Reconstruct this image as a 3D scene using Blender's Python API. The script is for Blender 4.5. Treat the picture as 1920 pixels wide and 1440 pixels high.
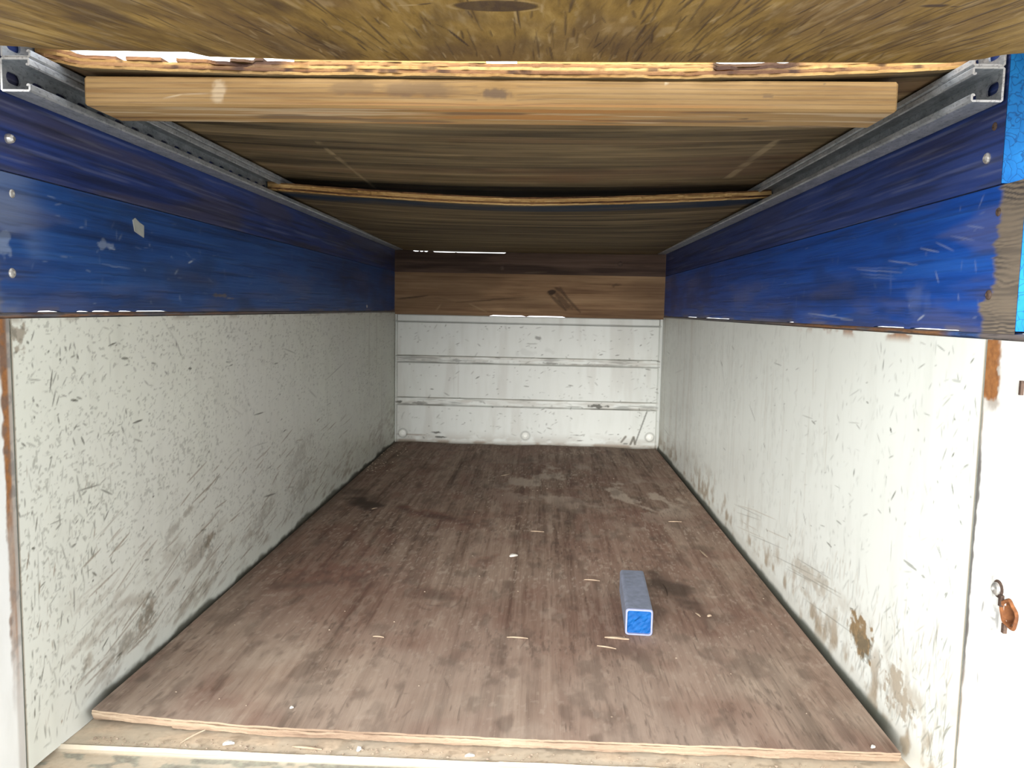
import bpy, math, random
import numpy as np
from mathutils import Matrix, Vector

# ------------------------------------------------------------------ clear, camera, sky, sun, exposure
for o in list(bpy.data.objects):
    bpy.data.objects.remove(o, do_unlink=True)
scene = bpy.context.scene
COL = scene.collection

CAM_POS = Vector((0.0705, 0.0, 0.6156))
AX_R = Vector((0.99899214, 0.04010641, 0.02015392))
AX_U = Vector((-0.02381406, 0.0929824, 0.99538292))
AX_F = Vector((-0.03804727, 0.99485966, -0.09384379))
cam_data = bpy.data.cameras.new('camera')
cam_data.sensor_width = 36.0
cam_data.lens = 1489.85 / 1920.0 * 36.0
cam_data.clip_start = 0.02
cam = bpy.data.objects.new('camera', cam_data)
COL.objects.link(cam)
cam.matrix_world = Matrix(((AX_R.x, AX_U.x, -AX_F.x, CAM_POS.x), (AX_R.y, AX_U.y, -AX_F.y, CAM_POS.y),
                           (AX_R.z, AX_U.z, -AX_F.z, CAM_POS.z), (0, 0, 0, 1)))
scene.camera = cam

world = bpy.data.worlds.new('overcast_sky')
scene.world = world
world.use_nodes = True
wn = world.node_tree
bg = wn.nodes['Background']
bg.inputs[0].default_value = (0.93, 0.96, 1.0, 1)
bg.inputs[1].default_value = 1.35

sun_data = bpy.data.lights.new('hazy_sun', 'SUN')
sun_data.energy = 3.9
sun_data.angle = math.radians(42)
sun_data.color = (1.0, 0.97, 0.92)
sun = bpy.data.objects.new('hazy_sun', sun_data)
COL.objects.link(sun)
SUN_DIR = Vector((0.27, 1.0, -0.10)).normalized()      # the way the light travels
sun.rotation_euler = SUN_DIR.to_track_quat('-Z', 'Y').to_euler()
sun.location = (-2, -6, 3)

scene.view_settings.view_transform = 'Standard'
scene.view_settings.look = 'None'
scene.view_settings.gamma = 1.0
scene.view_settings.exposure = 1.5
scene.view_settings.use_curve_mapping = False
scene.cycles.max_bounces = 12
scene.cycles.diffuse_bounces = 10

rng = np.random.RandomState(7)
random.seed(5)

# ------------------------------------------------------------------ numpy noise
def lattice(u, v, seed):
    h = (u.astype(np.int64) * 374761393 + v.astype(np.int64) * 668265263 + seed * 974711) & 0x7fffffff
    h = ((h ^ (h >> 13)) * 1274126177) & 0x7fffffff
    return ((h ^ (h >> 16)) & 0xffff) / 65535.0
def vnoise(u, v, seed=0):
    iu, iv = np.floor(u), np.floor(v)
    fu, fv = u - iu, v - iv
    fu = fu * fu * (3 - 2 * fu); fv = fv * fv * (3 - 2 * fv)
    a = lattice(iu, iv, seed); b = lattice(iu + 1, iv, seed)
    c = lattice(iu, iv + 1, seed); d = lattice(iu + 1, iv + 1, seed)
    return (a * (1 - fu) + b * fu) * (1 - fv) + (c * (1 - fu) + d * fu) * fv
def fbm(u, v, seed=0, octv=4):
    s = np.zeros(np.broadcast(u, v).shape); a = 0.5; t = 0
    u = u + np.zeros_like(s); v = v + np.zeros_like(s)
    for k in range(octv):
        s += a * vnoise(u * 2 ** k, v * 2 ** k, seed + 17 * k); t += a; a *= 0.5
    return s / t
def sstep(a, b, x):
    t = np.clip((x - a) / (b - a), 0, 1)
    return t * t * (3 - 2 * t)

class Canvas:
    """wear of a surface, sampled on the surface's own mesh points: dark / brown / light"""
    def __init__(s, us, vs):
        s.us, s.vs = us, vs
        s.c = np.zeros((len(us), len(vs), 3))
        s.U, s.V = np.meshgrid(us, vs, indexing='ij')
        s.du = np.gradient(us); s.dv = np.gradient(vs)
    def put(s, i0, i1, j0, j1, ch, a):
        r = s.c[i0:i1, j0:j1, ch]
        np.maximum(r, a, out=r)
    def stroke(s, u0, v0, u1, v1, w, ch=0, a=0.8, taper=True):
        i0 = np.searchsorted(s.us, min(u0, u1) - w) - 2; i1 = np.searchsorted(s.us, max(u0, u1) + w) + 2
        j0 = np.searchsorted(s.vs, min(v0, v1) - w) - 2; j1 = np.searchsorted(s.vs, max(v0, v1) + w) + 2
        i0, j0 = max(i0, 0), max(j0, 0); i1, j1 = min(i1, len(s.us)), min(j1, len(s.vs))
        if i1 <= i0 or j1 <= j0: return
        U, V = s.U[i0:i1, j0:j1], s.V[i0:i1, j0:j1]
        du, dv = u1 - u0, v1 - v0
        L2 = du * du + dv * dv + 1e-12
        t = np.clip(((U - u0) * du + (V - v0) * dv) / L2, 0, 1)
        # distance with each direction softened by the local spacing
        ddu = (U - u0 - t * du); ddv = (V - v0 - t * dv)
        su = s.du[i0:i1][:, None]; sv = s.dv[j0:j1][None, :]
        n = np.sqrt(ddu ** 2 + ddv ** 2)
        sp = np.minimum(np.maximum(su, sv), np.sqrt((su * du) ** 2 * 0 + ((su * dv) ** 2 + (sv * du) ** 2) / L2) + 1e-5)
        hw = w * 0.5 * (1 - 0.6 * np.abs(2 * t - 1) ** 2 if taper else 1)
        eff = np.maximum(hw, sp * 0.6)
        al = np.clip((eff - n) / (sp * 0.8) + 0.5, 0, 1) * np.clip(hw / eff, 0.15, 1) * a
        s.put(i0, i1, j0, j1, ch, al)
    def blob(s, u, v, ru, rv, ch=0, a=0.8, ragged=0.5, seed=1, freq=60, soft=0.5, ang=0.0):
        R = max(ru, rv) * 1.6
        i0 = max(np.searchsorted(s.us, u - R) - 1, 0); i1 = min(np.searchsorted(s.us, u + R) + 1, len(s.us))
        j0 = max(np.searchsorted(s.vs, v - R) - 1, 0); j1 = min(np.searchsorted(s.vs, v + R) + 1, len(s.vs))
        if i1 <= i0 or j1 <= j0: return
        U, V = s.U[i0:i1, j0:j1] - u, s.V[i0:i1, j0:j1] - v
        ca, sa = math.cos(ang), math.sin(ang)
        A = (U * ca + V * sa) / ru; B = (-U * sa + V * ca) / rv
        d = np.sqrt(A * A + B * B)
        nz = fbm(s.U[i0:i1, j0:j1] * freq, s.V[i0:i1, j0:j1] * freq, seed) - 0.5
        m = 1 - sstep(1 - soft, 1.0, d + nz * 2 * ragged)
        s.put(i0, i1, j0, j1, ch, m * a)
    def field(s, ch, arr):
        s.c[:, :, ch] = np.maximum(s.c[:, :, ch], arr)

def depth_steps(y0, y1, k, dmin=0.0):
    ys = [y0]
    while ys[-1] < y1:
        ys.append(ys[-1] + max(dmin, k * max(ys[-1], 0.3) ** 2))
    ys = np.array(ys)
    return y0 + (ys - y0) * (y1 - y0) / (ys[-1] - y0)

# ------------------------------------------------------------------ mesh building
class MB:
    def __init__(s):
        s.V = []; s.n = 0; s.loops = []; s.sizes = []; s.mi = []; s.col = []; s.sm = []
    def add(s, V, F, mi=0, col=None, smooth=False):
        V = np.asarray(V, float).reshape(-1, 3)
        if isinstance(F, np.ndarray):
            s.loops.append((F + s.n).ravel()); k = np.full(len(F), F.shape[1])
        else:
            s.loops.append(np.array([i + s.n for f in F for i in f], int)); k = np.array([len(f) for f in F], int)
        s.sizes.append(k); s.mi.append(np.full(len(k), mi)); s.sm.append(np.full(len(k), smooth))
        s.V.append(V); s.n += len(V)
        c = np.zeros((len(V), 4)); c[:, 3] = 1
        if col is not None: c[:, :3] = np.asarray(col).reshape(-1, 3)
        s.col.append(c)
        return s
    def box(s, x0, x1, y0, y1, z0, z1, mi=0, skip=''):
        V = [(x0, y0, z0), (x1, y0, z0), (x1, y1, z0), (x0, y1, z0), (x0, y0, z1), (x1, y0, z1), (x1, y1, z1), (x0, y1, z1)]
        F = {'-z': (0, 3, 2, 1), '+z': (4, 5, 6, 7), '-y': (0, 1, 5, 4), '+x': (1, 2, 6, 5), '+y': (2, 3, 7, 6), '-x': (3, 0, 4, 7)}
        return s.add(V, [f for k, f in F.items() if k not in skip.split()], mi)
    def grid(s, P, mi=0, col=None, flip=False, smooth=False):
        a, b = P.shape[:2]
        i = np.arange(a * b).reshape(a, b)
        q = np.stack([i[:-1, :-1], i[1:, :-1], i[1:, 1:], i[:-1, 1:]], -1).reshape(-1, 4)
        if flip: q = q[:, ::-1]
        return s.add(P.reshape(-1, 3), q, mi, col, smooth)
    def build(s, name, mats, parent=None, wear=False):
        me = bpy.data.meshes.new(name)
        V = np.concatenate(s.V)
        if parent is not None:
            p = parent.matrix_world.translation if False else WLOC[parent.name]
            V = V - np.array(p)
        lo = np.concatenate(s.loops); sz = np.concatenate(s.sizes)
        me.vertices.add(len(V)); me.vertices.foreach_set('co', V.ravel())
        me.loops.add(len(lo)); me.loops.foreach_set('vertex_index', lo.astype(np.int32))
        me.polygons.add(len(sz))
        st = np.concatenate([[0], np.cumsum(sz)[:-1]])
        me.polygons.foreach_set('loop_start', st.astype(np.int32))
        me.polygons.foreach_set('loop_total', sz.astype(np.int32))
        if not isinstance(mats, (list, tuple)): mats = [mats]
        for m in mats: me.materials.append(m)
        me.polygons.foreach_set('material_index', np.concatenate(s.mi).astype(np.int32))
        me.polygons.foreach_set('use_smooth', np.concatenate(s.sm))
        if wear:
            at = me.attributes.new('wear', 'FLOAT_COLOR', 'POINT')
            at.data.foreach_set('color', np.concatenate(s.col).astype(np.float32).ravel())
        me.update(calc_edges=True); me.validate()
        o = bpy.data.objects.new(name, me)
        COL.objects.link(o)
        WLOC[o.name] = (0, 0, 0) if parent is None else WLOC[parent.name]
        if parent is not None: o.parent = parent
        return o
WLOC = {}

def rebase(o, loc):
    """put a top-level mesh's origin at its base"""
    me = o.data
    V = np.empty(len(me.vertices) * 3); me.vertices.foreach_get('co', V)
    V = V.reshape(-1, 3) - np.array(loc); me.vertices.foreach_set('co', V.ravel()); me.update()
    o.location = loc; WLOC[o.name] = tuple(loc)
    return o
def thing(name, loc, label, cat, group=None):
    o = bpy.data.objects.new(name, None); o.empty_display_size = 0.05
    COL.objects.link(o); o.location = loc; WLOC[o.name] = tuple(loc)
    return tag(o, label, cat, group)
def tag(o, label, cat, group=None):
    o['label'] = label; o['category'] = cat
    if group: o['group'] = group
    return o
def struct(o, label=None, cat=None):
    o['kind'] = 'structure'
    if label: o['label'] = label
    if cat: o['category'] = cat
    return o

def dome(mb, c, n, r, h, seg=14, mi=0):
    """a low round screw or bolt head at c looking along n"""
    n = Vector(n).normalized(); t = n.orthogonal().normalized(); b = n.cross(t); c = Vector(c)
    V = []; F = []
    prof = [(1.0, 0.0), (1.0, 0.35), (0.8, 0.75), (0.42, 1.0)]
    for pr, ph in prof:
        for k in range(seg):
            a = 2 * math.pi * k / seg
            V.append(c + (t * math.cos(a) + b * math.sin(a)) * r * pr + n * h * ph)
    for i in range(len(prof) - 1):
        for k in range(seg):
            F.append((i * seg + k, i * seg + (k + 1) % seg, (i + 1) * seg + (k + 1) % seg, (i + 1) * seg + k))
    top = len(V)
    for k in range(seg):                                   # drive recess
        a = 2 * math.pi * k / seg
        V.append(c + (t * math.cos(a) + b * math.sin(a)) * r * 0.38 + n * h * 0.55)
    l = (len(prof) - 1) * seg
    for k in range(seg):
        F.append((l + k, l + (k + 1) % seg, top + (k + 1) % seg, top + k))
    F.append(tuple(range(top, top + seg)))
    F.append(tuple(reversed(range(seg))))
    mb.add([tuple(v) for v in V], F, mi)

# ------------------------------------------------------------------ materials
def new_mat(name):
    m = bpy.data.materials.new(name); m.use_nodes = True
    nt = m.node_tree
    return m, nt, nt.nodes['Principled BSDF']
def N(nt, typ, **kw):
    n = nt.nodes.new(typ)
    for k, v in kw.items(): setattr(n, k, v)
    return n
def mixc(nt, fac, a, b, mode='MIX'):
    n = N(nt, 'ShaderNodeMix', data_type='RGBA', blend_type=mode)
    for s, v in ((n.inputs[0], fac), (n.inputs[6], a), (n.inputs[7], b)):
        if hasattr(v, 'is_output'): nt.links.new(v, s)
        elif isinstance(v, (int, float)): s.default_value = v
        else: s.default_value = (*v, 1)
    return n.outputs[2]
def noise(nt, scale, sc=(1, 1, 1), detail=5, rough=0.55, dist=0.0, loc=(0, 0, 0)):
    tc = N(nt, 'ShaderNodeTexCoord'); mp = N(nt, 'ShaderNodeMapping')
    mp.inputs['Scale'].default_value = sc; mp.inputs['Location'].default_value = loc
    nt.links.new(tc.outputs['Object'], mp.inputs['Vector'])
    n = N(nt, 'ShaderNodeTexNoise')
    n.inputs['Scale'].default_value = scale; n.inputs['Detail'].default_value = detail
    n.inputs['Roughness'].default_value = rough; n.inputs['Distortion'].default_value = dist
    nt.links.new(mp.outputs['Vector'], n.inputs['Vector'])
    return n.outputs['Fac']
def ramp(nt, fac, stops):
    r = N(nt, 'ShaderNodeValToRGB'); e = r.color_ramp.elements
    while len(e) < len(stops): e.new(0.5)
    for el, (p, c) in zip(e, stops):
        el.position = p; el.color = (*c, 1) if not isinstance(c, (int, float)) else (c, c, c, 1)
    nt.links.new(fac, r.inputs[0])
    return r.outputs[0]
def mth(nt, op, a, b=None):
    n = N(nt, 'ShaderNodeMath', operation=op)
    for s, v in ((n.inputs[0], a), (n.inputs[1], b)):
        if v is None: continue
        if hasattr(v, 'is_output'): nt.links.new(v, s)
        else: s.default_value = v
    return n.outputs[0]
def wear_out(nt):
    a = N(nt, 'ShaderNodeAttribute', attribute_name='wear')
    s = N(nt, 'ShaderNodeSeparateColor'); nt.links.new(a.outputs['Color'], s.inputs[0])
    return s.outputs
def bump(nt, p, h, strength=0.3, dist=0.002):
    b = N(nt, 'ShaderNodeBump'); b.inputs['Strength'].default_value = strength; b.inputs['Distance'].default_value = dist
    nt.links.new(h, b.inputs['Height']); nt.links.new(b.outputs[0], p.inputs['Normal'])

def paint_metal(name, base, base2, dark=(0.055, 0.055, 0.04), brown=(0.26, 0.17, 0.09), light=(0.30, 0.115, 0.04), rough=0.42):
    """scuffed painted steel: dark chips, brown grime, rust"""
    m, nt, p = new_mat(name)
    w = wear_out(nt)
    n1 = noise(nt, 3.0, detail=6)
    c = mixc(nt, ramp(nt, n1, [(0.35, 0.0), (0.65, 1.0)]), base, base2)
    n2 = noise(nt, 22, sc=(1, 1, 0.25), detail=5)
    c = mixc(nt, mth(nt, 'MULTIPLY', ramp(nt, n2, [(0.5, 0.0), (0.75, 1.0)]), 0.16), c, (0.36, 0.37, 0.31))
    n3 = noise(nt, 130, detail=4)
    br = mixc(nt, n3, brown, (brown[0] * 0.45, brown[1] * 0.42, brown[2] * 0.4))
    c = mixc(nt, w[1], c, br)
    c = mixc(nt, w[2], c, mixc(nt, n3, (light[0] * 1.7, light[1] * 2.0, light[2] * 1.9), (light[0] * 0.35, light[1] * 0.3, light[2] * 0.4)))
    c = mixc(nt, w[0], c, dark)
    nt.links.new(c, p.inputs['Base Color'])
    p.inputs['Roughness'].default_value = rough
    bump(nt, p, mth(nt, 'SUBTRACT', n2, mth(nt, 'MULTIPLY', w[0], 1.2)), 0.15, 0.002)
    return m

def wood(name, stops, axis, fine=1.0, rough=0.8, wear=None, bumps=0.5, seed=0.0, streak=None, scale=1.0, contrast=1.7):
    """grain runs along axis 0/1/2; wear=(dark, brown, light) colours"""
    m, nt, p = new_mat(name)
    def ax(lo, hi): s = [hi] * 3; s[axis] = lo; return tuple(s)
    L = (seed, seed * 1.7, seed * 0.6)
    g1 = noise(nt, 1.0 * scale, ax(1.1, 24), detail=7, rough=0.62, dist=0.35, loc=L)
    g2 = noise(nt, 1.0 * scale, ax(3.0, 95), detail=6, rough=0.68, dist=0.15, loc=L)
    g3 = noise(nt, 2.2, (1, 1, 1), detail=4, loc=L)
    g = mth(nt, 'ADD', mth(nt, 'MULTIPLY', g1, 0.62), mth(nt, 'MULTIPLY', g2, 0.38 * fine))
    g = mth(nt, 'ADD', mth(nt, 'MULTIPLY', mth(nt, 'SUBTRACT', g, 0.5), contrast), 0.5)
    if fine != 1.0: g = mth(nt, 'ADD', g, 0.19 * (1 - fine))
    c = ramp(nt, g, stops)
    c = mixc(nt, ramp(nt, g3, [(0.3, 0.0), (0.7, 1.0)]), c, mixc(nt, 0.4, c, (0.5, 0.48, 0.5), 'MULTIPLY'))
    if streak is not None:
        g4 = noise(nt, 1.0, ax(2.2, 55), detail=5, rough=0.7, dist=0.2, loc=(3 + seed, 1, 2))
        c = mixc(nt, mth(nt, 'MULTIPLY', ramp(nt, g4, [(0.60, 0.0), (0.70, 1.0)]), streak[1]), c, streak[0])
    h = g
    if wear is not None:
        w = wear_out(nt)
        c = mixc(nt, w[1], c, wear[1]); c = mixc(nt, w[2], c, wear[2]); c = mixc(nt, w[0], c, wear[0])
        h = mth(nt, 'SUBTRACT', g, mth(nt, 'MULTIPLY', w[0], 0.5))
    nt.links.new(c, p.inputs['Base Color'])
    p.inputs['Roughness'].default_value = rough
    p.inputs['Specular IOR Level'].default_value = 0.25
    bump(nt, p, h, bumps, 0.004)
    return m

M = {}
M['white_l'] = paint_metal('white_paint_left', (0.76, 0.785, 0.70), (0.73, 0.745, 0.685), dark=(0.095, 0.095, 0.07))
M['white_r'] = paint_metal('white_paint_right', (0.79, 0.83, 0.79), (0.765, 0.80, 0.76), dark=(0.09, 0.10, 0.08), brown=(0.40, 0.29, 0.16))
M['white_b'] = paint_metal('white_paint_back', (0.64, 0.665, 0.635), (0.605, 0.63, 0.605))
M['white_post'] = paint_metal('white_paint_post', (0.82, 0.83, 0.80), (0.80, 0.80, 0.78), dark=(0.12, 0.12, 0.12))
M['sill'] = paint_metal('sill_paint', (0.54, 0.485, 0.385), (0.47, 0.41, 0.31), dark=(0.16, 0.12, 0.08), brown=(0.78, 0.63, 0.46), light=(0.27, 0.235, 0.19), rough=0.7)
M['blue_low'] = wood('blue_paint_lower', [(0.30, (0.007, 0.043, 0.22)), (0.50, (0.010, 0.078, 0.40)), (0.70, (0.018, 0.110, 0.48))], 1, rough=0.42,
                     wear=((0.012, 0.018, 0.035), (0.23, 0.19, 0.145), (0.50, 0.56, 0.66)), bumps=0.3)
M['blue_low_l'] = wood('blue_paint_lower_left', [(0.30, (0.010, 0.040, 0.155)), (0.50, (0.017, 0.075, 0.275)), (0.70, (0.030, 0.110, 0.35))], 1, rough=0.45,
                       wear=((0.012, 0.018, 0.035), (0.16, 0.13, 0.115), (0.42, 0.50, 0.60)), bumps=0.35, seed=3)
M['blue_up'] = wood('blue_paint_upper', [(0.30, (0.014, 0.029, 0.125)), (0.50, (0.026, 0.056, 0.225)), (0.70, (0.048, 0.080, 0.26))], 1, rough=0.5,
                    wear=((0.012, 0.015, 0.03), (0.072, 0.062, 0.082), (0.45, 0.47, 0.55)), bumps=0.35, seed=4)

def end_blue():
    m, nt, p = new_mat('blue_end_grain')
    v = N(nt, 'ShaderNodeTexVoronoi', feature='DISTANCE_TO_EDGE'); v.inputs['Scale'].default_value = 75
    tc = N(nt, 'ShaderNodeTexCoord'); nz = N(nt, 'ShaderNodeTexNoise'); nz.inputs['Scale'].default_value = 40
    nt.links.new(tc.outputs['Object'], nz.inputs['Vector'])
    mx = N(nt, 'ShaderNodeMix', data_type='VECTOR'); mx.inputs[0].default_value = 0.035
    nt.links.new(tc.outputs['Object'], mx.inputs[4]); nt.links.new(nz.outputs['Color'], mx.inputs[5])
    nt.links.new(mx.outputs[1], v.inputs['Vector'])
    cr = ramp(nt, v.outputs['Distance'], [(0.0, 1.0), (0.05, 0.0)])
    n = noise(nt, 30, detail=5)
    c = mixc(nt, ramp(nt, n, [(0.35, 0.0), (0.7, 1.0)]), (0.008, 0.15, 0.46), (0.016, 0.22, 0.58))
    c = mixc(nt, mth(nt, 'MULTIPLY', cr, 0.75), c, (0.006, 0.045, 0.16))
    nt.links.new(c, p.inputs['Base Color']); p.inputs['Roughness'].default_value = 0.6; p.inputs['Specular IOR Level'].default_value = 0.15
    bump(nt, p, v.outputs['Distance'], 0.3, 0.003)
    return m
M['blue_end'] = end_blue()
M['ply_front'] = wood('plywood_front', [(0.24, (0.08, 0.044, 0.009)), (0.44, (0.215, 0.128, 0.028)), (0.60, (0.295, 0.184, 0.046)), (0.80, (0.43, 0.29, 0.10))], 1,
                      wear=((0.05, 0.028, 0.016), (0.13, 0.075, 0.035), (0.45, 0.34, 0.19)), bumps=0.7, seed=2)
M['ply_mid'] = wood('plywood_middle', [(0.26, (0.05, 0.036, 0.018)), (0.45, (0.15, 0.108, 0.052)), (0.60, (0.215, 0.155, 0.078)), (0.80, (0.34, 0.25, 0.13))], 0,
                    wear=((0.03, 0.02, 0.012), (0.20, 0.10, 0.05), (0.50, 0.39, 0.22)), bumps=0.6, seed=6, contrast=2.5, streak=((0.33, 0.25, 0.13), 0.7))
M['ply_rear'] = wood('plywood_rear', [(0.26, (0.05, 0.036, 0.018)), (0.45, (0.145, 0.105, 0.052)), (0.60, (0.205, 0.15, 0.076)), (0.80, (0.32, 0.24, 0.125))], 0,
                     wear=((0.010, 0.028, 0.060), (0.15, 0.10, 0.05), (0.4, 0.3, 0.18)), bumps=0.6, seed=9, contrast=2.4, streak=((0.28, 0.21, 0.11), 0.5))
M['ply_edge'] = wood('plywood_edge', [(0.22, (0.10, 0.045, 0.014)), (0.40, (0.28, 0.155, 0.05)), (0.58, (0.42, 0.27, 0.10)), (0.80, (0.56, 0.39, 0.18))], 0, wear=((0.045, 0.022, 0.016), (0.2, 0.1, 0.05), (0.6, 0.5, 0.3)), bumps=0.9, seed=3, scale=1.6)
M['ply_edge_rear'] = wood('plywood_edge_rear', [(0.24, (0.17, 0.075, 0.022)), (0.42, (0.50, 0.29, 0.10)), (0.60, (0.68, 0.45, 0.19)), (0.80, (0.78, 0.58, 0.30))], 0, bumps=0.9, seed=23, scale=1.6)
M['ply_edge_dark'] = wood('plywood_edge_dark', [(0.28, (0.05, 0.02, 0.012)), (0.45, (0.19, 0.09, 0.04)), (0.62, (0.34, 0.19, 0.075)), (0.78, (0.48, 0.31, 0.13))], 0, wear=((0.035, 0.018, 0.013), (0.2, 0.1, 0.05), (0.6, 0.5, 0.3)), bumps=0.9, seed=11, scale=1.6)
M['batten'] = wood('pine_batten', [(0.22, (0.20, 0.10, 0.034)), (0.42, (0.35, 0.215, 0.085)), (0.60, (0.43, 0.28, 0.125)), (0.80, (0.51, 0.36, 0.18))], 0,
                   wear=((0.11, 0.075, 0.055), (0.40, 0.19, 0.06), (0.62, 0.50, 0.34)), bumps=0.5, seed=5)
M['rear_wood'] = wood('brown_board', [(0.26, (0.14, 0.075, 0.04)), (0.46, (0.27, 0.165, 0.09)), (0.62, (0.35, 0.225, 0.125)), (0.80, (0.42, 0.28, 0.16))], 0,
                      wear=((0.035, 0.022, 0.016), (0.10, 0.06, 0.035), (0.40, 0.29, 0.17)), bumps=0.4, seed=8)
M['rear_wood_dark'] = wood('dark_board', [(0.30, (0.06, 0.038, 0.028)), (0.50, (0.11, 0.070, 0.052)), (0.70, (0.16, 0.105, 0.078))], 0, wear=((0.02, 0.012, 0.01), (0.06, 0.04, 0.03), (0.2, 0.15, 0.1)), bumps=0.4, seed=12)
M['floor'] = wood('plywood_floor', [(0.28, (0.13, 0.082, 0.058)), (0.46, (0.265, 0.182, 0.135)), (0.60, (0.34, 0.245, 0.185)), (0.78, (0.42, 0.315, 0.24))], 1,
                  wear=((0.065, 0.045, 0.034), (0.205, 0.100, 0.074), (0.52, 0.43, 0.345)), bumps=0.55, seed=1, rough=0.88)
M['floor_edge'] = wood('plywood_floor_edge', [(0.24, (0.13, 0.080, 0.055)), (0.44, (0.27, 0.195, 0.135)), (0.62, (0.38, 0.285, 0.20)), (0.80, (0.52, 0.41, 0.29))], 0, bumps=0.8, seed=15, scale=1.5)

def galv(name, c1, c2, metallic=0.75, rough=0.45):
    m, nt, p = new_mat(name)
    n = noise(nt, 60, (1, 0.35, 1), detail=6, rough=0.7)
    n2 = noise(nt, 260, (1, 0.5, 1), detail=3)
    c = mixc(nt, ramp(nt, n, [(0.35, 0.0), (0.68, 1.0)]), c1, c2)
    c = mixc(nt, mth(nt, 'MULTIPLY', ramp(nt, n2, [(0.55, 0.0), (0.65, 1.0)]), 0.5), c, (c1[0] * 0.4, c1[1] * 0.4, c1[2] * 0.42))
    nt.links.new(c, p.inputs['Base Color']); p.inputs['Metallic'].default_value = metallic
    p.inputs['Roughness'].default_value = rough
    bump(nt, p, n, 0.15, 0.001)
    return m
M['galv'] = galv('galvanised_steel', (0.30, 0.33, 0.36), (0.56, 0.59, 0.62), 0.6, 0.5)
M['galv_cut'] = galv('cut_steel_end', (0.75, 0.76, 0.78), (0.85, 0.86, 0.88), 0.3, 0.4)
M['screw'] = galv('screw_steel', (0.45, 0.44, 0.42), (0.68, 0.67, 0.64), 0.7, 0.4)
M['screw_dark'] = galv('screw_rusty', (0.07, 0.045, 0.035), (0.14, 0.09, 0.065), 0.3, 0.7)
M['bolt_white'] = paint_metal('bolt_paint', (0.82, 0.83, 0.79), (0.78, 0.79, 0.75))

def plain(name, c, c2=None, rough=0.7, scale=40, metallic=0.0):
    m, nt, p = new_mat(name)
    n = noise(nt, scale, detail=5)
    col = mixc(nt, ramp(nt, n, [(0.3, 0.0), (0.7, 1.0)]), c, c2 or tuple(x * 0.7 for x in c))
    nt.links.new(col, p.inputs['Base Color']); p.inputs['Roughness'].default_value = rough
    p.inputs['Metallic'].default_value = metallic; p.inputs['Specular IOR Level'].default_value = 0.25
    bump(nt, p, n, 0.3, 0.001)
    return m
M['rust'] = plain('rust', (0.30, 0.12, 0.045), (0.10, 0.04, 0.02), 0.85, 90)
M['rail'] = paint_metal('rail_paint', (0.12, 0.12, 0.14), (0.17, 0.14, 0.13), dark=(0.02, 0.02, 0.025), brown=(0.36, 0.18, 0.08), light=(0.03, 0.09, 0.28), rough=0.6)
M['bar'] = plain('weathered_bar', (0.24, 0.27, 0.36), (0.17, 0.19, 0.24), 0.6, 70)
M['bar_rim'] = plain('bar_rim', (0.26, 0.28, 0.42), (0.20, 0.22, 0.36), 0.5, 60)
M['bar_blue'] = plain('bright_blue_paint', (0.001, 0.055, 0.21), (0.002, 0.088, 0.29), 0.7, 70)
M['chip'] = plain('wood_chip', (0.37, 0.285, 0.205), (0.25, 0.185, 0.13), 0.85, 120)
M['flake'] = plain('white_flake', (0.60, 0.57, 0.52), (0.45, 0.42, 0.37), 0.7, 80)
M['crumb'] = plain('crumbs', (0.42, 0.34, 0.26), (0.24, 0.18, 0.13), 0.9, 200)
M['black'] = plain('dark_hollow', (0.02, 0.017, 0.015), None, 0.9)
M['tape'] = plain('tape_scrap', (0.42, 0.44, 0.42), (0.33, 0.35, 0.33), 0.7, 60)
M['blue_strip'] = plain('blue_painted_edge', (0.02, 0.06, 0.13), (0.035, 0.09, 0.16), 0.5, 40)
M['ground'] = plain('pale_gravel', (0.46, 0.45, 0.42), (0.36, 0.35, 0.33), 0.95, 8)

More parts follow.
